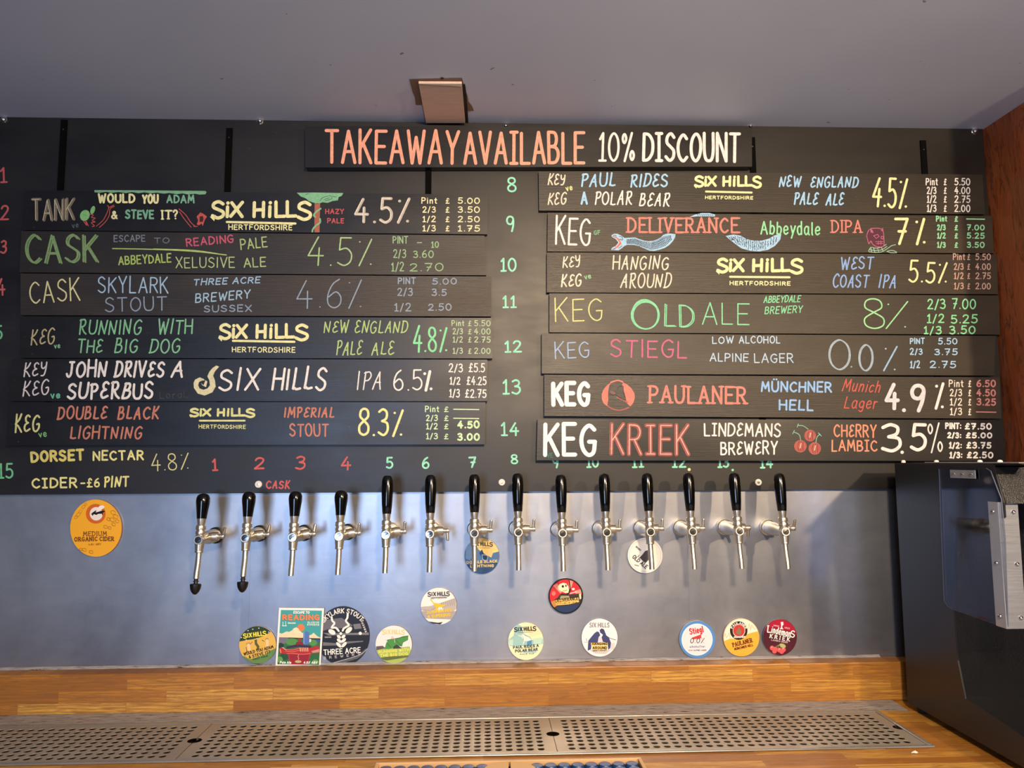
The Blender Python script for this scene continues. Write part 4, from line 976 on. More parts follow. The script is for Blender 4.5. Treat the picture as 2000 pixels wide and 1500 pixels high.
write(R7, 'strength', '3', 1721, 884, 1761, 883, 57, WHT, 6.5, jit=0); write(R7, 'strength', '.', 1761, 885, 1766, 885, 40, WHT, 6.5); write(R7, 'strength', '5', 1777, 881, 1809, 882, 55, WHT, 6.5, jit=0); write(R7, 'strength', '¤', 1813, 886, 1842, 886, 58, WHT, 3)
prices(R7, ((0, ('PINT:', 1846, 1878, 838, 13), ('£7.50', 1884, 1937, 839, 13)), (0, ('2/3:', 1850, 1878, 856, 12), ('£5.00', 1886, 1938, 856, 12)), (0, ('1/2:', 1853, 1879, 876, 13), ('£3.75', 1887, 1936, 876, 13)), (0, ('1/3:', 1854, 1880, 895, 13), ('£2.50', 1888, 1940, 895, 13))), WHT, 2.9)
# ---------------------------------------------------------------- beer taps
TILT = R(7)
def tap_proto(club, org):
    t = empty('beer_tap', org, 'beer tap', 'beer tap', 'beer taps in a row along the metal wall')
    O = Vector(org); P0 = lambda x, s, z: O + Vector((x, -s, z)); ca, sa = math.cos(TILT), math.sin(TILT)
    P = lambda x, s, z: P0(x, .092 + (s - .092) * ca - z * sa, z * ca + (s - .092) * sa)
    UP, FW = (0, sa, ca), (0, -ca, sa)
    mb = MB()
    mb.lathe([(.0155, .0017), (.0168, .002), (.0168, .007), (.0145, .0085), (.0145, .012)], O, (0, -1, 0), M_BLKPL if club else M_CHROME, 28)
    mb.build('wall_flange', t, smooth=35)
    mb = MB()
    mb.lathe([(.0138, .0105), (.0140, .03), (.0136, .045), (.0118, .058), (.0098, .075), (.0092, .092)], O, (0, -1, 0), M_CHROME, 28)
    mb.lathe([(.0065, -.0225), (.0076, -.022), (.0086, -.012), (.0094, -.002), (.0092, .007), (.0076, .0105)], P(0, .092, 0), UP, M_CHROME, 24)
    mb.build('body', t, smooth=35)
    mb = MB()
    mb.lathe([(.0072, .0102), (.0092, .0105), (.0096, .0125), (.0092, .0165), (.0078, .0172), (.0078, .0185), (.0092, .0192), (.0096, .021), (.0094, .0265), (.0080, .0282)], P(0, .092, 0), UP, M_CHROME, 24)
    mb.build('collar', t, smooth=35)
    mb = MB()
    mb.lathe([(.0068, -.0218), (.0071, -.0225), (.0073, -.0395), (.0081, -.040), (.0081, -.0425), (.0062, -.0435)], P(0, .092, .018), UP, M_CHROME, 24)
    mb.build('spout_socket', t, smooth=35)
    mb = MB()
    mb.lathe([(.0088, .0), (.0092, .002), (.0092, .009), (.0082, .0105), (.0068, .0105), (.0066, .0095)], P(0, .092, -.001), FW, M_CHROME, 24)
    mb.lathe([(.0066, .0094), (.0064, .0104), (0, .0106)], P(0, .092, -.001), FW, M_CHROME2, 24)
    a = R(35); c, s_ = math.cos(a) * .0056, math.sin(a) * .0056
    mb.tube([P(-c, .1027, -.001 - s_), P(c, .1027, -.001 + s_)], .0007, M_DARK, 6)
    mb.build('pivot_screw', t, smooth=35)
    mb = MB()
    pts = smooth_pts([(.092, -.025), (.0922, -.036), (.0932, -.047), (.0952, -.058), (.0958, -.066), (.096, -.0745)], False, 5)
    mb.tube([P(0, s, z) for s, z in pts], .0053, M_CHROME, 18, cap=False)
    inn = [P(0, s, z) for s, z in pts[-8:]]; mb.tube(inn, .0046, M_DARK, 18, cap=False)
    mb.build('spout', t, smooth=50)
    mb = MB()
    mb.lathe([(.0070, .0), (.0082, .006), (.0086, .008), (.0086, .009), (.0094, .0095), (.0094, .019), (.0086, .021), (.0048, .0215), (.0048, .0275), (.0040, .0285)], P0(.004, .060, .003), (1, 0, 0), M_CHROME, 22)
    comp = mb.build('flow_control', t, org=P0(.030, .060, .003), smooth=35)
    mb = MB()
    mb.lathe([(.0048, 0), (.0052, .001), (.0052, .006), (.0046, .007)], P0(.0295, .060, .003), (1, 0, 0), M_CHROME, 16)
    mb.tube([P0(.0325, .060, .005), P0(.0332, .060, .013), P0(.0338, .060, .0215)], [.0027, .0030, .0030], M_CHROME, 12)
    mb.lathe([(.0030, 0), (.0026, .0012), (.0012, .002), (0, .0022)], P0(.0338, .060, .0214), (0, 0, 1), M_CHROME, 12)
    mb.build('flow_lever', comp, org=P0(.030, .060, .003), smooth=40)
    mb = MB()
    if club:
        mb.lathe([(.0066, .0278), (.0070, .029), (.0088, .0405)], P(0, .092, 0), UP, M_CHROME, 22)
        mb.build('ferrule', t, smooth=35)
        mb = MB(); mb.lathe([(.0084, .0402), (.0093, .0408), (.0108, .055), (.0128, .069), (.0133, .075), (.0128, .081), (.0110, .0858), (.008, .0885), (.004, .0898), (0, .0902)], P(0, .092, 0), UP, M_HANDLE, 28)
    else:
        mb.lathe([(.0064, .0278), (.0068, .029), (.0084, .0405)], P(0, .092, 0), UP, M_CHROME, 22)
        mb.build('ferrule', t, smooth=35)
        mb = MB(); mb.lathe([(.0080, .0402), (.0088, .0408), (.0104, .060), (.0114, .080), (.0116, .095), (.0112, .106), (.0098, .1125), (.0070, .1160), (.0035, .1173), (0, .1176)], P(0, .092, 0), UP, M_HANDLE, 28)
    mb.build('handle', t, smooth=50)
    return t
def copy_tree(o, parent=None):
    c = o.copy(); COL.objects.link(c)
    if parent: c.parent = parent
    for ch in list(o.children): copy_tree(ch, c)
    return c
TX = [386.8, 478, 570.6, 661.5, 753, 839.2, 926.5, 1012.5, 1099, 1185.5, 1271, 1353.4, 1445, 1535]
TYP = [1056, 1052, 1051, 1049, 1046, 1044.5, 1043, 1041, 1043, 1041, 1040, 1039.5, 1038.6, 1039.5]
names = ['below the red number 1, leftmost of the row', 'below the red number 2', 'below the red number 3', 'below the red number 4']
TL = ['beer tap with club-shaped black handle and shield nozzle, leftmost of the row', 'beer tap with club-shaped black handle and shield nozzle, beside the red word CASK',
      'beer tap with club-shaped black handle, third from the left, above the rectangular card', 'beer tap with club-shaped black handle, fourth from the left, above the big round black badge',
      'beer tap with long black handle under the green 5', 'beer tap with long black handle under the green 6, its lever pointing down',
      'beer tap with long black handle in front of the blue and yellow badge', 'beer tap with long black handle right of a pale screw cap, eighth from the left',
      'beer tap with long black handle above the red skull badge', 'beer tap with long black handle under the number 10',
      'beer tap with long black handle in front of the white tilted badge', 'beer tap with long black handle above the narrow light joint strip, under the number 12',
      'beer tap with long black handle under the number 13, its lever pointing down', 'beer tap with long black handle, rightmost of the row, with tilted lever']
LEV = [-35, -25, -20, 8, 5, 180, 4, 3, 2, 2, 4, 6, 205, 24]
protos = {}
TAPS = []
for k in range(14):
    p = AY(TX[k], TYP[k], -.1025); base = Vector((p.x, -.0002, p.z + .001))
    club = k < 4
    if club not in protos: protos[club] = t = tap_proto(club, base)
    else: t = copy_tree(protos[club]); t.location = base
    t['label'] = TL[k]
    TAPS.append((t, base))
for k, (t, base) in enumerate(TAPS):
    fc = [c for c in t.children if c.name.startswith('flow_control')][0]
    fc.children[0].rotation_euler = (R(LEV[k] if k not in (5, 12) else LEV[k]), 0, 0)
    hd = [c for c in t.children if c.name.startswith('handle')][0]
    if k < 2:
        O = base; mb = MB(); c = O + Vector((0, -(.092 + .004 * math.cos(TILT) + .0745 * math.sin(TILT)), -.0745 * math.cos(TILT) + .004 * math.sin(TILT)))
        mb.lathe([(.0048, .003), (.0046, -.001), (.0036, -.0015), (.0036, -.0035), (.0052, -.004), (.0052, -.0055), (.0036, -.006), (.004, -.009), (.0098, -.0098), (.0106, -.0106), (.0104, -.0135), (.0094, -.0195), (.0070, -.0250), (.0035, -.0290), (0, -.0302)], c, (0, math.sin(TILT), math.cos(TILT)), M_BLKPL, 24)
        WP[t] = base
        o = mb.build('nozzle', t, smooth=30)

# ---------------------------------------------------------------- badges on the metal sheets
def badge(name, outline, label, body, cat='badge', rim=None, th=0.0035, grp='round beer badges on the metal wall', y0=None):
    yb = -0.0022 if y0 is None else y0
    mb = MB(); pts = [AY(px, py, yb - th) for px, py in outline]
    mb.prism(pts, (0, th, 0), prnt(body), prnt(rim) if rim else prnt((214, 212, 206)))
    cx = sum(p.x for p in pts) / len(pts); o = mb.build(name, org=(cx, yb, min(p.z for p in pts)))
    FACE[o] = yb - th; return tag(o, label, cat, grp)
class Art:
    def __init__(s, b, clip=None): s.b = b; s.y = FACE[b]; s.k = 0; s.mb = MB(); s.clip = clip
    def yy(s): s.k += 1; return s.y - 0.00012 - s.k * 0.00004
    def poly(s, pts, c): fill(s.mb, pts, s.yy(), prnt(c), s.clip)
    def ln(s, pts, w, c, sm=False): line(s.mb, pts, w, s.yy(), prnt(c), sm)
    def done(s, name='artwork'):
        if s.mb.v: s.mb.build(name, s.b)
        s.mb = MB()
    def txt(s, st, x0, y0, x1, y1, h, c, w, style='', slant=0, arc=None, mb=None):
        own = MB(); letters(own, st, x0, y0, x1, y1, h, [(w, prnt(c), (0, 0), 0)], s.yy() - 0.0003, style, slant, 0.0, arc=arc)
        own.build('lettering', s.b)
def logo6(a, x0, x1, yb, h, c, w, rise=0.0):
    n = x1 - x0; f = lambda k: yb - rise * k
    a.txt('S', x0, f(0) + h * .12, x0 + n * .13, f(.13) + h * .12, h * 1.15, c, w)
    a.txt('ïX', x0 + n * .17, f(.2), x0 + n * .36, f(.36), h, c, w); a.txt('HïLL', x0 + n * .45, f(.45), x0 + n * .84, f(.84), h, c, w)
    a.txt('S', x0 + n * .87, f(.87) + h * .18, x0 + n, f(1) + h * .18, h * 1.2, c, w)
def texture_words(a, y, x0, x1, h, c, n, w=0.8, rise=0):
    pass

# yellow oval cider badge
o = ell(187, 1031.5, 50, 56, 48)
b = badge('oval_badge', o, 'yellow oval cider badge alone on the left of the metal wall', (240, 172, 36), rim=(200, 150, 90)); a = Art(b, o); cv = zc(130, 970, 12)
a.poly(ell(187, 1003.5, 19.3, 19.3, 36), (206, 100, 24)); a.poly(ell(188, 1003.5, 12.8, 13.2, 32), (238, 228, 220))
a.poly(cv((690, 310), (780, 210), (850, 205), (895, 240), (860, 280), (740, 340)), (244, 238, 232))
a.poly(cv((575, 405), (620, 365), (690, 320), (700, 335), (680, 370), (760, 350), (830, 325), (890, 330), (900, 350), (850, 380), (850, 460), (825, 400), (740, 405), (700, 430), (640, 410), (610, 450)), (26, 20, 20))
a.txt('ORCHARD', 172, 995, 200, 990, 3.6, (196, 70, 20), 1.0, arc=(187.5, 1003.5, 14.2, -1.0)) if False else None
for (x, y, r) in ((153, 1005, 5), (157, 999, 4), (163, 990, 4), (149, 1010, 4), (167, 985, 3)): a.ln(ell(x, y, r, r * .6, 9, -.7), .6, (150, 104, 28), True)
for (x, y, r) in ((221, 1001, 5), (226, 1009, 5), (219, 1015, 5), (229, 1018, 4), (212, 1014, 4), (206, 1029, 4), (214, 1031, 3.4), (222, 1024, 4)): a.ln(ell(x, y, r, r * .7, 9, .5), .7, (150, 104, 28), True)
for (x, y, r) in ((165, 1074, 4), (158, 1073, 3), (178, 1078, 4)): a.ln(ell(x, y, r, r * .7, 9, .3), .7, (150, 104, 28), True)
a.done()
a.txt('MEDIUM', 163, 1046.5, 208, 1046, 8.2, (120, 66, 22), 1.2, 's'); a.txt('ORGANIC', 146, 1057, 190, 1056, 7.4, (104, 52, 18), 1.4, 's'); a.txt('CIDER', 195, 1056, 222, 1056, 7.4, (104, 52, 18), 1.4, 's')
a.txt('4.8% ABV', 173, 1065, 197, 1064, 3.2, (150, 96, 28), .6)

# green/yellow badge
o = ell(503, 1259.5, 36, 36.5, 44); b = badge('round_badge', o, 'small round yellow and green badge with two drawn figures, left of the rectangular card', (226, 184, 84)); a = Art(b, o); cv = zc(460, 1180, 7.143)
a.poly(cv((30, 525), (90, 515), (160, 500), (240, 490), (320, 470), (400, 440), (470, 400), (530, 360), (500, 280), (30, 280)), (40, 58, 30))
a.poly(cv((30, 740), (120, 725), (200, 770), (300, 740), (420, 700), (480, 650), (570, 610), (570, 880), (30, 880)), (98, 140, 74))
a.poly(cv((265, 500), (300, 490), (300, 540), (335, 590), (320, 635), (285, 640), (300, 600), (270, 560)), (86, 92, 34))
for pts in (((160, 545), (185, 540), (205, 570), (210, 640), (205, 670), (170, 660), (165, 600)), ((420, 490), (445, 480), (465, 520), (460, 590), (420, 600), (425, 540))): a.poly(cv(*pts), (240, 206, 160))
for p in ([(150, 560), (180, 540), (200, 550)], [(160, 650), (140, 690)], [(205, 560), (235, 525)], [(420, 495), (440, 475), (455, 490)], [(400, 520), (370, 500)], [(150, 600), (160, 650), (210, 660)], [(430, 600), (460, 590)]): a.ln(cv(*p), .8, (50, 36, 20), True)
for (x, y) in ((175, 370), (240, 350), (325, 335), (80, 465), (465, 390), (150, 500), (300, 480)): a.poly(ell(*cv((x, y))[0], 1.5, 1.0, 8), (220, 226, 200))
a.done(); logo6(a, 476, 520, 1246, 7.5, (250, 232, 70), 2.0, 6)
a.txt('WOULD YOU ADAM', 477, 1280, 534, 1265.5, 5.2, (32, 28, 20), 1.0); a.txt('& STEVE IT?', 487, 1286, 528, 1275, 5.2, (32, 28, 20), 1.0); a.txt('HAZY PALE', 495, 1289, 523, 1282, 2.6, (60, 60, 36), .6)

# rectangular card
q = [(545, 1187), (633, 1188), (626, 1302), (538, 1300)]
b = badge('rectangular_card', q, 'rectangular illustrated card with white border, teal sky and red building', (246, 244, 238), 'card', grp=None, y0=-0.0024); cv = zc(530, 1180, 11.54)
inner = cv((215, 130), (1142, 145), (1075, 1365), (135, 1355)); a = Art(b, inner)
a.poly(inner, (66, 164, 164))
a.poly(cv((165, 680), (190, 650), (240, 665), (290, 640), (340, 615), (400, 625), (470, 590), (500, 545), (560, 520), (610, 550), (640, 600), (700, 650), (730, 640), (760, 700), (860, 700), (900, 690), (950, 645), (1000, 690), (1030, 720), (1110, 760), (1110, 800), (160, 800)), (246, 220, 178))
a.poly(ell(*cv((667, 530))[0], 7.1, 6.9, 28), (236, 124, 62)); a.poly(cv((500, 560), (560, 520), (610, 550), (640, 600), (690, 640), (640, 660), (520, 640)), (248, 226, 188))
a.poly(cv((150, 745), (1110, 770), (1110, 900), (1090, 1370), (130, 1365)), (52, 112, 62)); a.poly(cv((150, 745), (400, 760), (380, 830), (300, 890), (150, 900)), (118, 112, 132))
a.poly(cv((380, 752), (1110, 772), (1110, 800), (380, 772)), (40, 46, 40)); a.poly(cv((900, 790), (1110, 800), (1105, 860), (900, 840)), (62, 84, 142))
for (x, y, rx, ry, c) in ((460, 850, 12, 7, (84, 146, 74)), (940, 870, 8, 6, (84, 146, 74)), (210, 1280, 9, 9, (44, 104, 58)), (300, 1180, 9, 7, (36, 84, 52)), (1000, 1200, 10, 9, (44, 104, 58)), (190, 1250, 6, 6, (100, 156, 84)), (990, 1300, 6, 5, (100, 156, 84)), (200, 930, 7, 5, (30, 60, 44))): a.poly(ell(*cv((x, y))[0], rx, ry, 18), c)
a.poly(cv((718, 650), (790, 610), (858, 640), (850, 900), (770, 915), (715, 890)), (84, 116, 186)); a.poly(cv((718, 650), (755, 635), (750, 905), (715, 890)), (112, 142, 204)); a.poly(cv((858, 780), (900, 790), (890, 850), (855, 860)), (232, 232, 232))
a.poly(cv((600, 765), (670, 765), (668, 850), (610, 850)), (150, 52, 46)); a.poly(cv((570, 850), (700, 850), (720, 920), (540, 920)), (128, 40, 44))
a.poly(cv((340, 960), (520, 915), (640, 915), (900, 940), (880, 1000), (620, 960), (340, 1000)), (62, 38, 74))
a.poly(cv((170, 1010), (235, 965), (290, 1000), (340, 1030), (620, 985), (880, 985), (1030, 930), (1090, 980), (1080, 1100), (900, 1110), (860, 1190), (820, 1360), (420, 1360), (370, 1130), (190, 1110)), (176, 44, 48))
a.poly(cv((400, 1140), (850, 1140), (820, 1350), (460, 1350)), (148, 34, 44))
for p in ([(300, 1020), (480, 1030), (640, 990)], [(320, 1060), (480, 1070), (630, 1040)], [(350, 1110), (500, 1110), (700, 1130), (880, 1110)]): a.ln(cv(*p), .8, (232, 140, 110), True)
for k in range(5): a.ln(cv((650 + k * 42, 985), (655 + k * 42, 1060)), 1.5, (242, 200, 160))
a.ln(cv((200, 1020), (215, 1090)), 1.6, (236, 160, 130)); a.poly(cv((230, 970), (270, 975), (350, 1040), (320, 1030)), (236, 190, 160))
a.ln(cv((615, 1140), (600, 1190), (620, 1220), (605, 1250)), 1.0, (240, 170, 140), True); a.poly(ell(*cv((605, 1295))[0], 6.5, 2.6, 20), (196, 178, 128)); a.poly(cv((900, 1060), (1080, 1010), (1080, 1080), (930, 1100)), (196, 150, 130))
a.poly(cv((810, 440), (1075, 445), (1070, 490), (810, 485)), (246, 248, 244)); a.ln(cv((260, 400), (260, 480)), 1.3, (216, 240, 238)); a.ln(cv((320, 390), (325, 480)), 1.3, (216, 240, 238)); a.ln(cv((245, 488), (340, 490)), 1.6, (216, 240, 238))
a.done()
a.txt('ESCAPE TO', *cv((500, 208))[0], *cv((850, 212))[0], 4.0, (250, 250, 246), 1.2, slant=.15); a.txt('READING', *cv((262, 350))[0], *cv((1072, 352))[0], 9.0, (240, 132, 76), 3.0)
a.txt('Abbeydale', *cv((372, 440))[0], *cv((545, 440))[0], 2.8, (230, 244, 240), .7); a.txt('ELUSIVE', *cv((822, 425))[0], *cv((1070, 428))[0], 2.6, (230, 244, 240), .8); a.txt('BREWING', *cv((830, 480))[0], *cv((1055, 482))[0], 2.6, (66, 164, 164), .7)
a.txt('Pale Ale', *cv((195, 1335))[0], *cv((440, 1338))[0], 4.0, (250, 250, 246), 1.1, slant=.2); a.txt('4.0% ABV', *cv((728, 1338))[0], *cv((1030, 1338))[0], 3.8, (250, 250, 246), 1.1, slant=.2)

# big black badge, its left edge behind the card
o = ell(670, 1242, 52, 58, 52); o = [(max(x, 634.5 - (y - 1188) * 0.061), y) for x, y in o]
b = badge('round_badge', ell(670, 1242, 52, 58, 52), 'large round black badge with a white horned antelope head, half behind the card', (30, 30, 36), rim=(40, 40, 44), th=0.0012, y0=-0.0008); a = Art(b, ell(670, 1242, 50.5, 56.5, 52)); cv = zc(460, 1180, 7.143)
a.poly(cv((1200, 230), (1330, 210), (1480, 190), (1560, 240), (1640, 300), (1560, 330), (1420, 340), (1290, 350), (1200, 380)), (104, 102, 108))
a.poly(cv((1220, 400), (1350, 405), (1700, 400), (1860, 395), (1860, 430), (1500, 430), (1300, 440)), (122, 120, 124)); a.poly(cv((1220, 530), (1400, 545), (1560, 520), (1780, 510), (1780, 525), (1600, 545), (1450, 575), (1220, 580)), (112, 112, 116))
a.poly(cv((1640, 280), (1740, 270), (1760, 340), (1660, 350)), (118, 118, 122)); a.poly(cv((1340, 830), (1700, 720), (1840, 600), (1850, 650), (1700, 760), (1400, 850)), (90, 92, 98)); a.ln(cv((1350, 822), (1720, 712), (1840, 620)), .9, (200, 200, 200), True)
a.done('background_scene')
wv = (240, 238, 230)
for pts in ([(1340, 180), (1350, 230), (1380, 265), (1350, 310), (1345, 330), (1400, 330), (1440, 375)], [(1565, 140), (1560, 190), (1540, 235), (1580, 290), (1540, 320), (1510, 340), (1495, 370)]): a.ln(cv(*pts), 3.8, wv, True)
a.poly(ell(*cv((1345, 388))[0], 7.6, 4.6, 22, .5), wv); a.poly(ell(*cv((1580, 363))[0], 8, 4.4, 22, -.75), wv); a.poly(ell(*cv((1468, 410))[0], 2.7, 3, 16), wv)
for (x, y, rx, rot) in ((1443, 455, 4.6, .7), (1505, 452, 4.6, -.7), (1447, 510, 5.6, .7), (1508, 505, 5.6, -.7), (1440, 568, 6.8, .8), (1515, 565, 6.8, -.8)): a.poly(ell(*cv((x, y))[0], rx, 3.0, 18, rot), wv)
a.poly(ell(*cv((1740, 407))[0], 3.2, 3.2, 16), wv); a.done('antelope_emblem')
a.txt('SKYLARK STOUT', 0, 0, 82, 0, 8.4, (234, 232, 226), 1.7, arc=(670, 1242, 45, -0.95)); a.txt('Sussex', *cv((1745, 225))[0], *cv((1810, 395))[0], 5, (214, 212, 208), 1.0)
a.txt('THREE ACRE', 633, 1279, 704, 1274, 9.5, (244, 242, 236), 1.8); a.txt('BREWERY', 633, 1287, 703, 1280, 4.6, (206, 204, 202), .8, gap=.9) if False else None
own = MB(); letters(own, 'BREWERY', 633, 1287.5, 703, 1280, 4.6, [(.8, prnt((206, 204, 202)), (0, 0), 0)], a.yy() - .0003, jit=0, gap=1.0); own.build('lettering', b)
a.txt('VEGAN', *cv((1245, 470))[0], *cv((1332, 468))[0], 2.4, (190, 190, 190), .6)

# white/green badge
o = ell(769, 1259, 35.5, 37, 44); b = badge('round_badge', o, 'small round white badge with a green dog-like shape, right of the big black badge', (232, 232, 228)); a = Art(b, o); cv = zc(450, 1130, 4)
a.poly(cv((1130, 560), (1200, 535), (1260, 545), (1400, 530), (1420, 600), (1420, 670), (1130, 670)), (166, 190, 98)); a.poly(cv((1138, 530), (1190, 525), (1210, 545), (1140, 560)), (96, 84, 88))
a.poly(cv((1225, 480), (1265, 470), (1310, 465), (1350, 450), (1390, 445), (1388, 480), (1350, 500), (1340, 530), (1300, 525), (1285, 540), (1240, 550), (1205, 550), (1215, 510)), (76, 146, 66)); a.ln(cv((1225, 480), (1310, 465), (1390, 447)), .9, (34, 70, 34), True); a.ln(cv((1225, 505), (1255, 540)), .8, (34, 70, 34)); a.ln(cv((1290, 480), (1340, 530)), .8, (34, 70, 34))
a.poly(cv((1275, 530), (1300, 515), (1340, 545), (1270, 548)), (60, 62, 58)); a.ln(cv((1210, 475), (1225, 495)), 1.4, (220, 216, 206)); a.poly(ell(*cv((1265, 462))[0], 2.4, 3, 10), (226, 196, 170)); a.ln(cv((1280, 460), (1285, 500)), .8, (226, 220, 206))
a.poly(cv((1150, 625), (1220, 610), (1400, 600), (1400, 612), (1220, 640)), (96, 110, 52)); a.done()
logo6(a, 747, 790, 1238, 8, (232, 208, 120), 1.5, 0); a.txt('RUNNING WITH', 740, 1276, 799, 1271, 4.8, (236, 234, 108), 1.3); a.txt('THE BIG DOG', 743, 1283, 796, 1279, 4.8, (236, 234, 108), 1.3)

# white/yellow badge
o = ell(857, 1184, 35, 36, 44); b = badge('round_badge', o, 'round white badge with a yellow drawn figure before grey buildings, under the sixth tap', (236, 232, 226)); a = Art(b, o)
a.poly(cv((1490, 220), (1560, 215), (1640, 190), (1760, 150), (1770, 230), (1740, 260), (1560, 260), (1490, 250)), (184, 176, 170))
for k in range(7): a.ln(cv((1650 + k * 16, 190 - k * 5), (1653 + k * 16, 225 - k * 3)), .7, (132, 126, 122))
a.poly(cv((1490, 255), (1765, 255), (1750, 320), (1510, 310)), (170, 162, 158)); a.ln(cv((1510, 245), (1560, 250), (1600, 230)), .6, (132, 126, 122))
a.poly(cv((1590, 190), (1625, 195), (1650, 205), (1690, 200), (1650, 225), (1660, 255), (1600, 260), (1605, 225), (1575, 180), (1560, 165), (1568, 160)), (236, 192, 40)); a.poly(ell(*cv((1640, 240))[0], 6, 4.5, 16), (246, 240, 224))
for k in range(3): a.ln(cv((1620 + k * 18, 245), (1622 + k * 18, 225)), .7, (190, 120, 40))
a.poly(cv((1545, 335), (1620, 345), (1660, 340), (1640, 358), (1560, 350)), (40, 40, 42)); a.done()
logo6(a, 836, 878, 1164, 6.8, (30, 28, 30), 1.7, 1.5); a.ln([(841, 1167), (873, 1165.5)], .6, (60, 58, 60)); a.done('underline'); a.txt('HERTFORDSHIRE', 842, 1170, 873, 1168, 2.2, (120, 116, 116), .5)
a.txt('JOHN DRIVES', 834, 1199, 881, 1194, 5, (240, 196, 44), 1.5); a.txt('A SUPERBUS', 836, 1207, 879, 1203, 5, (240, 196, 44), 1.5)

# blue/yellow badge behind tap 7
o = ell(941, 1086, 34, 35, 44); b = badge('round_badge', o, 'round blue and yellow badge partly hidden by the seventh tap', (240, 206, 128)); a = Art(b, o); cv = zc(720, 900, 5.556)
a.poly(cv((1030, 1260), (1030, 800), (1130, 850), (1190, 960), (1240, 1000), (1330, 1050), (1350, 1000), (1430, 980), (1430, 1260)), (76, 112, 160)); a.poly(cv((1040, 1130), (1420, 1100), (1420, 1260), (1040, 1260)), (42, 72, 116)); a.poly(cv((1060, 900), (1120, 880), (1150, 1000), (1100, 1080), (1050, 1060)), (124, 158, 196))
a.poly(cv((1200, 1000), (1230, 960), (1250, 1010), (1300, 1040), (1280, 1080), (1230, 1060)), (32, 60, 108)); a.ln(cv((1230, 1020), (1290, 1030), (1280, 1080), (1240, 1070), (1230, 1020)), 1.2, (158, 190, 220), True); a.done()
logo6(a, 920, 962, 1066, 6.5, (40, 36, 34), 1.6, 0); a.ln([(932, 1070), (957, 1070)], .6, (70, 60, 50)); a.done('underline')
a.txt('DOUBLE BLACK', 912, 1101, 971, 1098, 4.6, (232, 206, 120), 1.3); a.txt('LIGHTNING', 919, 1108, 964, 1107, 4.6, (232, 206, 120), 1.3)

# pale green badge
o = ell(1027, 1252.6, 34.5, 36.6, 44); b = badge('round_badge', o, 'round pale yellow-green badge with a white figure, standing on the upstand below the eighth tap', (234, 234, 190)); a = Art(b, o); cv = zc(980, 1120, 7.692)
a.poly(cv((240, 760), (290, 790), (330, 900), (420, 960), (440, 1000), (620, 980), (620, 1060), (380, 1090), (120, 1090), (100, 1000), (180, 930), (190, 820)), (158, 200, 196)); a.poly(cv((420, 960), (620, 900), (600, 830), (520, 760), (430, 750), (400, 850)), (244, 226, 178)); a.poly(cv((380, 1020), (450, 990), (450, 1060), (380, 1080)), (84, 146, 186))
a.poly(cv((190, 915), (300, 930), (320, 910), (350, 940), (410, 960), (450, 1000), (380, 1020), (345, 1010), (320, 1070), (310, 1050), (330, 990), (290, 950)), (246, 244, 226)); a.ln(cv((190, 920), (300, 940), (330, 990), (310, 1060)), .6, (120, 140, 130), True); a.ln(cv((350, 930), (410, 950), (450, 1000)), .6, (120, 140, 130), True)
a.poly(cv((110, 1000), (170, 990), (170, 1080), (110, 1080)), (190, 222, 206)); a.poly(cv((470, 980), (610, 960), (600, 1060), (480, 1060)), (190, 222, 200)); a.poly(cv((320, 1170), (520, 1150), (520, 1190), (330, 1200)), (168, 206, 206)); a.done()
logo6(a, 1005, 1047, 1233, 7, (26, 30, 30), 1.8, 2.5); a.ln([(1011, 1236), (1041, 1234)], .6, (60, 70, 70)); a.done('underline')
a.txt('PAUL RIDES A', 1003, 1267, 1052, 1263, 4.8, (40, 62, 66), 1.2); a.txt('POLAR BEAR', 1007, 1274, 1050, 1270.5, 4.8, (40, 62, 66), 1.2); a.txt('PALE ALE', 1016, 1279, 1043, 1277, 2, (110, 130, 120), .5)

# red skull badge
o = ell(1105, 1164, 34, 35, 44); b = badge('round_badge', o, 'round red badge with black rim and a cream skull, under the ninth tap', (22, 20, 22)); a = Art(b, ell(1105, 1164, 31.3, 32.3, 44))
a.poly(ell(1105, 1164, 31.3, 32.3, 40), (206, 44, 48))
a.poly(cv((770, 180), (830, 150), (920, 260), (880, 300)), (240, 150, 130)); a.poly(cv((1000, 110), (1080, 100), (1040, 230), (1010, 230)), (240, 150, 130)); a.poly(cv((1100, 260), (1210, 230), (1210, 300), (1110, 310)), (240, 150, 130))
a.poly(cv((830, 370), (870, 320), (1000, 320), (1160, 300), (1210, 330), (1210, 600), (720, 600), (720, 440)), (60, 54, 46)); a.poly(cv((820, 500), (1000, 480), (1180, 460), (1150, 560), (960, 610), (840, 580)), (40, 58, 96)); a.poly(cv((730, 430), (800, 400), (830, 480), (780, 520)), (196, 134, 66))
a.poly(cv((960, 90), (1000, 100), (1020, 220), (1000, 290), (960, 310), (900, 300), (870, 320), (1000, 330), (1040, 250), (1020, 110)), (46, 36, 34)); a.poly(cv((840, 200), (870, 160), (920, 140), (970, 150), (1000, 200), (1010, 250), (1000, 290), (960, 295), (900, 270), (855, 245)), (238, 228, 186))
a.poly(ell(*cv((918, 195))[0], 2.3, 2.6, 12), (40, 32, 28)); a.poly(ell(*cv((965, 185))[0], 1.3, 2.4, 12), (40, 32, 28)); a.ln(cv((915, 262), (950, 260), (982, 248)), .8, (60, 44, 30), True); a.poly(ell(*cv((780, 300))[0], 4, 4.5, 14), (232, 120, 112)); a.ln(cv((1030, 300), (1120, 275)), 2.2, (240, 190, 190)); a.poly(ell(*cv((1075, 235))[0], 3, 2.4, 12), (226, 220, 224))
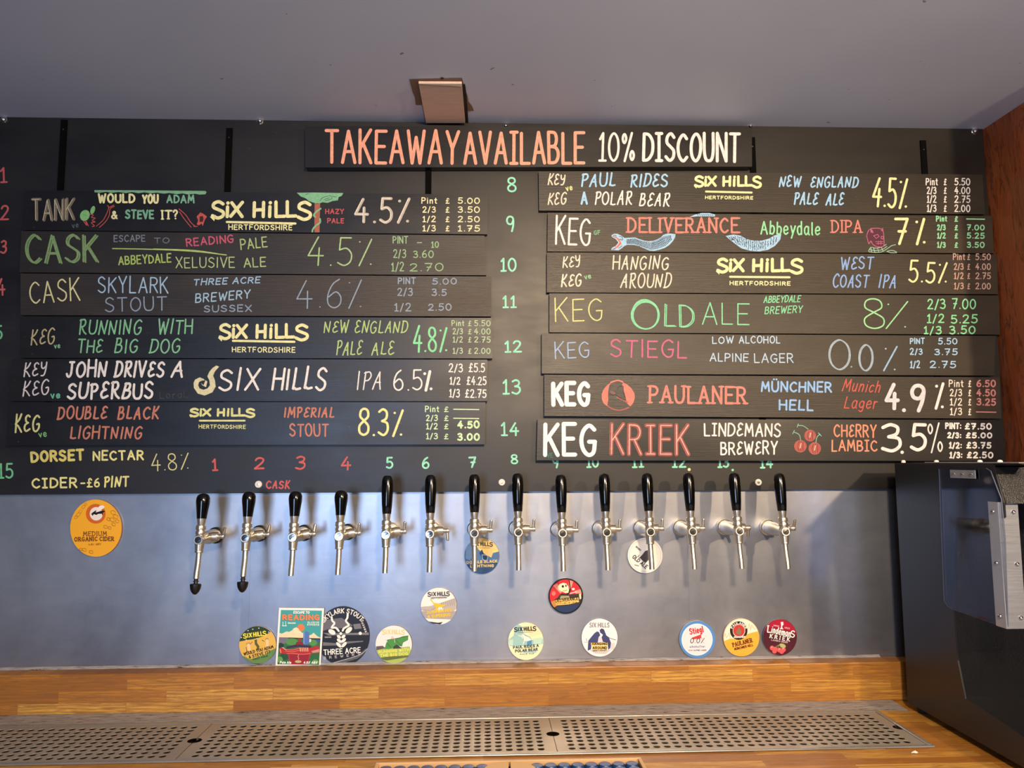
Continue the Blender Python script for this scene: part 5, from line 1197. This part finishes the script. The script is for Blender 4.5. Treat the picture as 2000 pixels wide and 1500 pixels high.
a.poly(cv((800, 400), (960, 385), (1150, 360), (1160, 430), (1000, 465), (820, 480)), (246, 196, 100)); a.poly(cv((890, 335), (1010, 335), (1020, 375), (870, 385)), (170, 160, 120)); a.poly(cv((1160, 310), (1190, 300), (1195, 380), (1170, 390)), (232, 220, 170))
a.done(); a.txt('DELIVERANCE', 1086, 1176.5, 1129, 1171.5, 6.2, (44, 26, 18), 1.1); a.txt('DOUBLE IPA', 1088, 1180, 1127, 1177, 1.8, (80, 50, 20), .5)

# white / navy badge
o = ell(1171, 1245.5, 35, 37, 44); b = badge('round_badge', o, 'round white badge with two navy blue people, below the tenth tap', (238, 236, 236)); a = Art(b, o)
a.poly(cv((1300, 1010), (1340, 960), (1390, 900), (1430, 870), (1460, 880), (1480, 930), (1455, 960), (1440, 1040), (1350, 1050), (1340, 1140), (1290, 1160)), (66, 72, 122)); a.poly(cv((1470, 850), (1500, 825), (1535, 840), (1560, 900), (1570, 930), (1610, 960), (1640, 1040), (1630, 1120), (1600, 1150), (1590, 1040), (1520, 1030), (1500, 960), (1520, 920), (1480, 890)), (62, 68, 112)); a.poly(cv((1455, 960), (1495, 950), (1520, 1035), (1440, 1040)), (214, 212, 224))
a.ln(cv((1600, 960), (1660, 985), (1715, 1000)), 1.0, (80, 80, 100), True); a.ln(cv((1230, 1030), (1320, 1040)), .6, (140, 140, 150)); a.ln(cv((1270, 980), (1280, 1020)), .8, (110, 110, 130)); a.poly(cv((1640, 1050), (1700, 1040), (1690, 1140), (1630, 1150)), (214, 206, 210)); a.poly(cv((1320, 1150), (1400, 1140), (1640, 1150), (1560, 1210), (1400, 1200)), (206, 198, 190))
a.poly(cv((1340, 1040), (1590, 1040), (1590, 1080), (1340, 1080)), (242, 206, 84)); a.poly(cv((1355, 1090), (1585, 1090), (1585, 1140), (1355, 1140)), (242, 206, 84)); a.done()
a.txt('SIX HILLS', 1152, 1225, 1190, 1225, 8.5, (84, 82, 90), 1.0, 'h'); a.txt('HANGING', 1157, 1259.5, 1185.5, 1259.5, 4.4, (40, 36, 30), 1.2); a.txt('AROUND', 1158, 1267.5, 1185, 1267.5, 4.6, (40, 36, 30), 1.2); a.txt('WEST COAST', 1158, 1272, 1185, 1271, 2.2, (90, 84, 60), .7)

# tilted white badge behind tap 11
o = ell(1260, 1085, 34, 34.5, 44); b = badge('round_badge', o, 'round white tilted badge partly hidden by the eleventh tap', (238, 234, 226)); a = Art(b, o); cv = zc(1060, 900, 5.556)
cc = ell(1260, 1085, 31, 31.5, 44); a.ln(cc + [cc[0]], .6, (190, 184, 174)); a.poly(cv((1050, 1050), (1080, 1020), (1110, 980), (1150, 965), (1175, 1020), (1165, 1060), (1115, 1110), (1095, 1095)), (72, 62, 66)); a.ln(cv((1050, 1048), (1035, 1035), (1050, 1022)), 1.0, (72, 62, 66), True); a.ln(cv((1000, 1130), (1040, 1140)), 2.2, (150, 144, 136)); a.done()
a.txt('OLD ALE', *cv((972, 1050))[0], *cv((1118, 1172))[0], 7.2, (44, 44, 48), 1.5); a.txt('BREWERY', *cv((1008, 935))[0], *cv((1060, 980))[0], 2.6, (110, 104, 100), .7)

# blue-rimmed badge
o = ell(1362, 1249, 35, 36.5, 44); b = badge('round_badge', o, 'round white badge with broad blue rim, standing below the twelfth tap', (82, 138, 204)); a = Art(b, o); cv = zc(1300, 1190, 7.143)
a.poly(ell(1361.5, 1249.2, 30.2, 31.2, 44), (240, 242, 246)); a.poly(ell(1361.5, 1249.2, 29, 30, 44), (228, 222, 226)); a.poly(cv((370, 395), (495, 350), (500, 405), (380, 420)), (206, 58, 62)); a.done()
a.txt('Stiegl', *cv((345, 350))[0], *cv((528, 315))[0], 11, (206, 50, 56), 2.2); a.txt('0,0%'.replace(',', '.'), *cv((345, 470))[0], *cv((535, 468))[0], 9, (34, 34, 40), 1.2, slant=.15); a.txt('alkoholfrei', *cv((335, 535))[0], *cv((545, 532))[0], 4, (70, 96, 140), .6, slant=.25); a.txt('0.0% ALPINE LAGER', *cv((325, 580))[0], *cv((568, 578))[0], 2.2, (90, 100, 130), .55)

# amber badge with round black emblem
o = ell(1448, 1245, 35, 37, 44); b = badge('round_badge', o, 'round amber badge with a black ring emblem, second from the right on the upstand', (244, 174, 62)); a = Art(b, ell(1448, 1245, 34.3, 36.3, 44))
a.poly(cv((780, 460), (900, 410), (1000, 410), (1120, 350), (1230, 320), (1320, 300), (1320, 100), (780, 100)), (240, 228, 206)); a.ln(cv((820, 380), (830, 340), (850, 400), (890, 330), (900, 400)), .7, (190, 160, 120)); a.ln(cv((1150, 280), (1165, 200), (1185, 290), (1200, 220), (1240, 280), (1260, 270)), .8, (200, 172, 134))
a.poly(ell(*cv((1020, 297))[0], 17.2, 18.2, 36), (34, 28, 26)); a.poly(ell(*cv((1023, 300))[0], 12.2, 12.6, 32), (232, 216, 196)); a.poly(ell(*cv((1023, 298))[0], 11.2, 11.5, 32), (190, 60, 56)); a.poly(cv((985, 310), (1010, 270), (1030, 250), (1045, 290), (1060, 320), (1040, 360), (990, 345)), (130, 116, 84)); a.done('emblem')
a.txt('PAULANER', 0, 0, 33, 0, 3.8, (238, 232, 222), 1.0, arc=(*cv((1022, 298))[0], 13.0, -1.25)); own = MB(); letters(own, 'MUNCHEN', *cv((955, 400))[0], *cv((1110, 395))[0], 3, [(.9, prnt((238, 232, 222)), (0, 0), 0)], a.yy() - .0003, jit=0); own.build('lettering', b)
a.txt('PAULANER', *cv((945, 525))[0], *cv((1212, 455))[0], 7.6, (92, 40, 18), 1.4, 's'); a.txt('MÜNCHNER HELL', *cv((965, 572))[0], *cv((1222, 510))[0], 4.2, (92, 40, 18), .9)

# dark red badge
o = ell(1523.5, 1244.6, 33, 35.3, 44); b = badge('round_badge', o, 'round dark red badge with cherries, rightmost on the upstand', (74, 20, 38), rim=(120, 110, 110)); a = Art(b, ell(1523.5, 1244.6, 32.5, 34.8, 44))
a.poly(cv((1350, 100), (1850, 100), (1850, 330), (1700, 300), (1550, 260), (1350, 260)), (168, 22, 54)); a.poly(cv((1350, 255), (1550, 255), (1850, 325), (1850, 370), (1550, 320), (1350, 300)), (122, 22, 48))
a.poly(cv((1605, 180), (1640, 175), (1645, 215), (1625, 235), (1630, 260), (1645, 280), (1590, 275), (1610, 255), (1612, 225)), (240, 232, 232))
for (x, y) in ((1485, 540), (1535, 560), (1590, 570), (1645, 565), (1520, 585), (1620, 590)): a.poly(ell(*cv((x, y))[0], 4.4, 4.6, 16), (226, 86, 92))
for (x, y) in ((1480, 530), (1585, 555), (1640, 550)): a.poly(ell(*cv((x, y))[0], 1.4, 1.2, 10), (250, 180, 170))
a.poly(ell(*cv((1632, 508))[0], 6.6, 4, 18, .4), (170, 176, 118))
for x in (1500, 1540, 1570, 1610): a.ln(cv((1590, 490), (x, 540)), .7, (150, 150, 90))
a.done(); wr = (244, 238, 232)
a.txt('L', *cv((1422, 318))[0], *cv((1460, 322))[0], 12.5, wr, 2.0, 's'); a.txt('indeman', *cv((1472, 325))[0], *cv((1735, 385))[0], 12.5, wr, 1.8); a.txt('S', *cv((1745, 388))[0], *cv((1795, 392))[0], 12.5, wr, 2.0)
own = MB(); letters(own, 'KRIEK', *cv((1455, 395))[0], *cv((1725, 445))[0], 6.8, [(1.4, prnt(wr), (0, 0), 0)], a.yy() - .0003, 's', jit=0, gap=.6); own.build('lettering', b)
a.txt('LAMBIC BEER', *cv((1475, 435))[0], *cv((1700, 472))[0], 2.4, (210, 190, 190), .7); a.txt('SINCE', *cv((1505, 232))[0], *cv((1580, 245))[0], 2.2, (236, 190, 196), .6); a.txt('1822', *cv((1660, 262))[0], *cv((1728, 276))[0], 2.2, (236, 190, 196), .6)

# ---------------------------------------------------------------- black machine on the right
pb = AZ(1773, 1371, Z_W + 0.014); XA = pb.x; YBK = pb.y
Q = lambda px, py: AX(px, py, XA)
mach = empty('counter_machine', (XA + 0.09, YBK - 0.1, Z_W), 'tall black metal machine with a clear side guard, on the worktop beside the red-brown wall', 'machine')
zt_ = Q(1800, 907).z; XB = X_R - 0.008
def yz(px, py): p = Q(px, py); return (p.y, p.z)
zbt = Z_W + 0.014
prof = [(YBK, zt_), (yz(1940, 910)[0], zt_), yz(1960, 982), (yz(1962, 1010)), (yz(1962, 1010)[0] + .012, yz(1900, 1010)[1] - 0.0), (yz(1868, 1010)[0], yz(1868, 1010)[1]), yz(1862, 1190), yz(1870, 1290), yz(1885, 1365), yz(2000, 1440), (yz(2050, 1472)), (yz(2050, 1540)[0], zbt), (YBK, zbt)]
mb = MB(); mb.prism([(XA, y_, z_) for y_, z_ in prof], (0.003, 0, 0), M_SIDE); mb.build('side_panel', mach, bevel=0.0006)
mb = MB(); mb.prism([(XB - 0.003, y_, z_) for y_, z_ in prof], (0.003, 0, 0), M_SIDE); mb.build('side_panel', mach, bevel=0.0006)
ycf = yz(1866, 1240)[0]; zfl = yz(1885, 1366)[1]; yft = yz(2050, 1472)[0]
mb = MB(); mb.box(XA + 0.0032, XB - 0.0032, ycf + 0.003, YBK, zbt, zt_ - 0.003, M_POWDER); mb.build('column', mach)
mb = MB(); mb.box(XA + 0.0032, XB - 0.0032, yft + 0.004, ycf + 0.0028, zbt, yz(2050, 1472)[1] - 0.004, M_POWDER)
mb.prism([(XA + 0.0032, ycf + 0.0028, zfl), (XA + 0.0032, ycf + 0.0028, zbt + 0.02), (XA + 0.0032, yft + 0.004, zbt + 0.02), (XA + 0.0032, yft + 0.004, yz(2050, 1472)[1] - 0.004)], (XB - XA - 0.0064, 0, 0), M_POWDER); mb.build('drip_base', mach)
yhd = yz(1940, 910)[0]
pA, pB_ = yz(1942, 913), yz(1962, 984)
mb = MB(); mb.prism([(XA + 0.0032, pA[0] + .0008, pA[1]), (XB - 0.0032, pA[0] + .0008, pA[1]), (XB - 0.0032, pB_[0] + .0008, pB_[1]), (XA + 0.0032, pB_[0] + .0008, pB_[1])], (0, 0.003, 0), M_POWDER); mb.build('head_plate', mach)
mb = MB(); mb.box(XA, XB, yhd, YBK, zt_ + 0.0002, zt_ + 0.0026, M_SIDE)
mb.box(XA + 0.0002, XA + 0.05, yz(1990, 911)[0], yz(1806, 908)[0], zt_ + 0.0028, zt_ + 0.0045, M_ALU); mb.build('top_plate', mach)
for px in (1757, 1821, 1905, 1944):
    p = Q(px, 905); mb = MB()
    mb.lathe([(.0042, .0030), (.0042, .0055), (.0034, .0075), (.0016, .0084), (0, .0085)], (XA + 0.008, p.y, zt_), (0, 0, 1), mat('white_cap', (232, 226, 214), .4), 14)
    mb.build('cap_bolt', mach, smooth=40)
for k, px in enumerate((1790,)):
    for yy in (YBK - 0.02, yft + 0.05):
        for xx in (XA + 0.02, XB - 0.02):
            mb = MB(); mb.lathe([(.011, 0.0), (.012, .002), (.010, .0142)], (xx, yy, Z_W), (0, 0, 1), mat('rubber_foot', (10, 10, 10), .8), 16); mb.build('foot', mach, smooth=40)
# clear side guard and its aluminium brackets
XG = XA - 0.0042
QG = lambda px, py: AX(px, py, XG)
gp = [(1833, 915), (1925, 914), (1934, 920), (1955, 975), (1962, 1050), (1968, 1228), (1860, 1190), (1850, 1184), (1843, 1173)]
gpts = [QG(*p) for p in gp]
mb = MB(); mb.prism(gpts, (0.002, 0, 0), M_ACRYL, M_ACEDGE); tag(mb.build('side_guard', mach), 'clear acrylic guard')
mb = MB()
for (p0, p1) in (((1805, 908), (1895, 914)),): pass
hy0, hy1 = QG(1857, 920).y, QG(1906, 920).y; hz0, hz1 = QG(1880, 934).z, QG(1880, 918).z
mb.box(XG - 0.0018, XG - 0.0002, hy1, hy0, hz0, hz1, M_ALU); hb = mb.build('hinge_bracket', mach, bevel=0.0004)
for f in (.15, .5, .85):
    mb = MB(); mb.lathe([(.0032, 0), (.0032, .0012), (.0018, .0026), (.0016, .0018), (0, .0018)], (XG - 0.0018, hy0 + (hy1 - hy0) * f, (hz0 + hz1) / 2), (-1, 0, 0), M_CHROME2, 14); mb.build('bracket_bolt', hb, smooth=40)
fl = [QG(1934, 979), QG(1953, 981), QG(1966, 1228), QG(1946, 1218)]
xq = XG - 0.0018
tz, bz = QG(1953, 981).z, QG(1966, 1228).z; yf_, yb_ = QG(1958, 1100).y, QG(1939, 1100).y
mb = MB(); mb.box(XG - 0.0018, XG - 0.0002, yf_, yb_, bz, tz, M_ALU)
wfl = (AY(2000, 1100, yf_).x - XG) * 0.88
mb.box(XG - 0.0018, XG + wfl, yf_ - 0.0016, yf_, bz, tz, M_ALU); ab = mb.build('corner_bracket', mach, bevel=0.0005); tag(ab, 'brushed aluminium corner bracket')
for py in (1001, 1102, 1205):
    f = (AX(1960, py, XG)).z
    mb = MB(); mb.lathe([(.0036, 0), (.0036, .001), (.0028, .0024), (.0014, .0032), (.0014, .002), (0, .002)], (XG - 0.0018, (yf_ + yb_) / 2, f), (-1, 0, 0), M_CHROME2, 14); mb.build('bracket_bolt', ab, smooth=40)
    mb = MB(); mb.lathe([(.0036, 0), (.0036, .001), (.0028, .0024), (.0014, .0032), (.0014, .002), (0, .002)], (XG + wfl * 0.72, yf_ - 0.0016, f), (0, -1, 0), M_CHROME2, 14); mb.build('bracket_bolt', ab, smooth=40)
mb = MB(); mb.prism([(XG + 0.004, yf_ - 0.0005, tz), (XB - 0.02, yf_ - 0.0005, tz), (XB - 0.02, yf_ - 0.0005, bz), (XG + 0.004, yf_ - 0.0005, bz)], (0, 0.003, 0), M_ACRYL, M_ACEDGE)
tag(mb.build('front_guard', mach), 'clear acrylic door')
# ---------------------------------------------------------------- things on the counter in the foreground
M_PALE = mat('pale_wood_frame', (206, 166, 118), 0.5); M_CAP = mat('blue_cap', (40, 72, 124), 0.35, 0.3); M_CORK = mat('pale_disc', (214, 176, 128), 0.55)
zt2 = Z_W + 0.012
A_, B_ = AZ(735, 1487, zt2), AZ(1252, 1479, zt2)
yb2 = (A_.y + B_.y) / 2; x0, x1 = A_.x, B_.x; yf2 = YCF + 0.008
ft = empty('bottle_cap_tray', ((x0 + x1) / 2, (yb2 + yf2) / 2, Z_W), 'shallow pale wooden tray filled with blue bottle caps, at the front of the counter', 'tray')
mb = MB(); f = 0.006
mb.box(x0, x1, yb2 - f, yb2, Z_W + .0004, zt2, M_PALE); mb.box(x0, x1, yf2, yf2 + f, Z_W + .0004, zt2, M_PALE); mb.box(x0, x0 + f, yf2 + f, yb2 - f, Z_W + .0004, zt2, M_PALE); mb.box(x1 - f, x1, yf2 + f, yb2 - f, Z_W + .0004, zt2, M_PALE)
mb.build('frame', ft, bevel=0.001)
mb = MB(); mb.box(x0 + f, x1 - f, yf2 + f, yb2 - f, Z_W + .0006, Z_W + .003, mat('tray_base', (20, 22, 28), .7)); mb.build('base', ft)
n = 19; pit = (x1 - x0 - 2 * f - .002) / n; rows = int((yb2 - yf2 - 2 * f) / pit)
capm = None; cxd, cyd = AZ(995, 1496, zt2).x, yb2 - f - 0.045
def cap_mesh(p):
    mb = MB(); r = pit * .485
    vs = []; fs = []; seg = 42
    for (rr, h, wv) in ((r, 0, 1), (r, .0012, 1), (r * .93, .0048, .3), (r * .84, .006, 0), (r * .4, .0064, 0)):
        for k in range(seg):
            a = 2 * math.pi * k / seg; q = rr * (1 + .05 * wv * math.cos(21 * a)); vs.append((p[0] + q * math.cos(a), p[1] + q * math.sin(a), p[2] + h))
    for j in range(4):
        for k in range(seg): fs.append((j * seg + k, j * seg + (k + 1) % seg, (j + 1) * seg + (k + 1) % seg, (j + 1) * seg + k))
    fs.append(tuple(4 * seg + k for k in range(seg))); mb.add(vs, fs, M_CAP)
    return mb.build('bottle_cap', ft, org=p, smooth=40)
cnt = 0
for j in range(rows):
    for i in range(n):
        p = Vector((x0 + f + .001 + (i + .5) * pit, yb2 - f - .001 - (j + .5) * pit, Z_W + .0031))
        if math.hypot(p.x - cxd, p.y - cyd) < .041 + pit * .52 or cnt >= 95: continue
        cnt += 1
        if capm is None: capm = cap_mesh(p)
        else:
            c = capm.copy(); COL.objects.link(c); c.parent = ft; c.location = p - WP[ft]
mb = MB(); gapx = .0018; r = .041
for sg in (-1, 1):
    a0 = -math.pi / 2 if sg > 0 else math.pi / 2
    pts = [(cxd + sg * gapx + (0.012 if sg > 0 else 0.012) * 0 + r * math.cos(a0 + math.pi * k / 20), cyd + r * math.sin(a0 + math.pi * k / 20), zt2 + .001) for k in range(21)]
    mb.prism(pts, (0, 0, -.0095), M_CORK)
mb.build('split_disc', ft, bevel=0.0008)
A_, B_ = AZ(528, 1498.5, Z_W + .006), AZ(660, 1495.5, Z_W + .006)
mb = MB(); mb.box(A_.x, B_.x, YCF + .012, (A_.y + B_.y) / 2, Z_W + .0003, Z_W + .006, M_PALE)
tag(mb.build('wooden_board', org=((A_.x + B_.x) / 2, -.42, Z_W), bevel=.001), 'pale flat wooden board at the counter front, left of the bottle cap tray', 'board')
mb = MB(); p = AZ(1787, 1470, Z_W + .001)
mb.prism([p + Vector(v) for v in ((-.006, .001, 0), (-.001, .003, .002), (0, -.001, .004), (.002, .003, .002), (.006, .001, 0), (.001, -.004, .001), (-.002, -.003, .001))], (0, 0, -.0008), mat('paper_scrap', (226, 214, 196), .7))
tag(mb.build('paper_scrap', org=p - Vector((0, 0, .001))), 'tiny torn white paper scrap in front of the right end of the drip tray', 'paper')
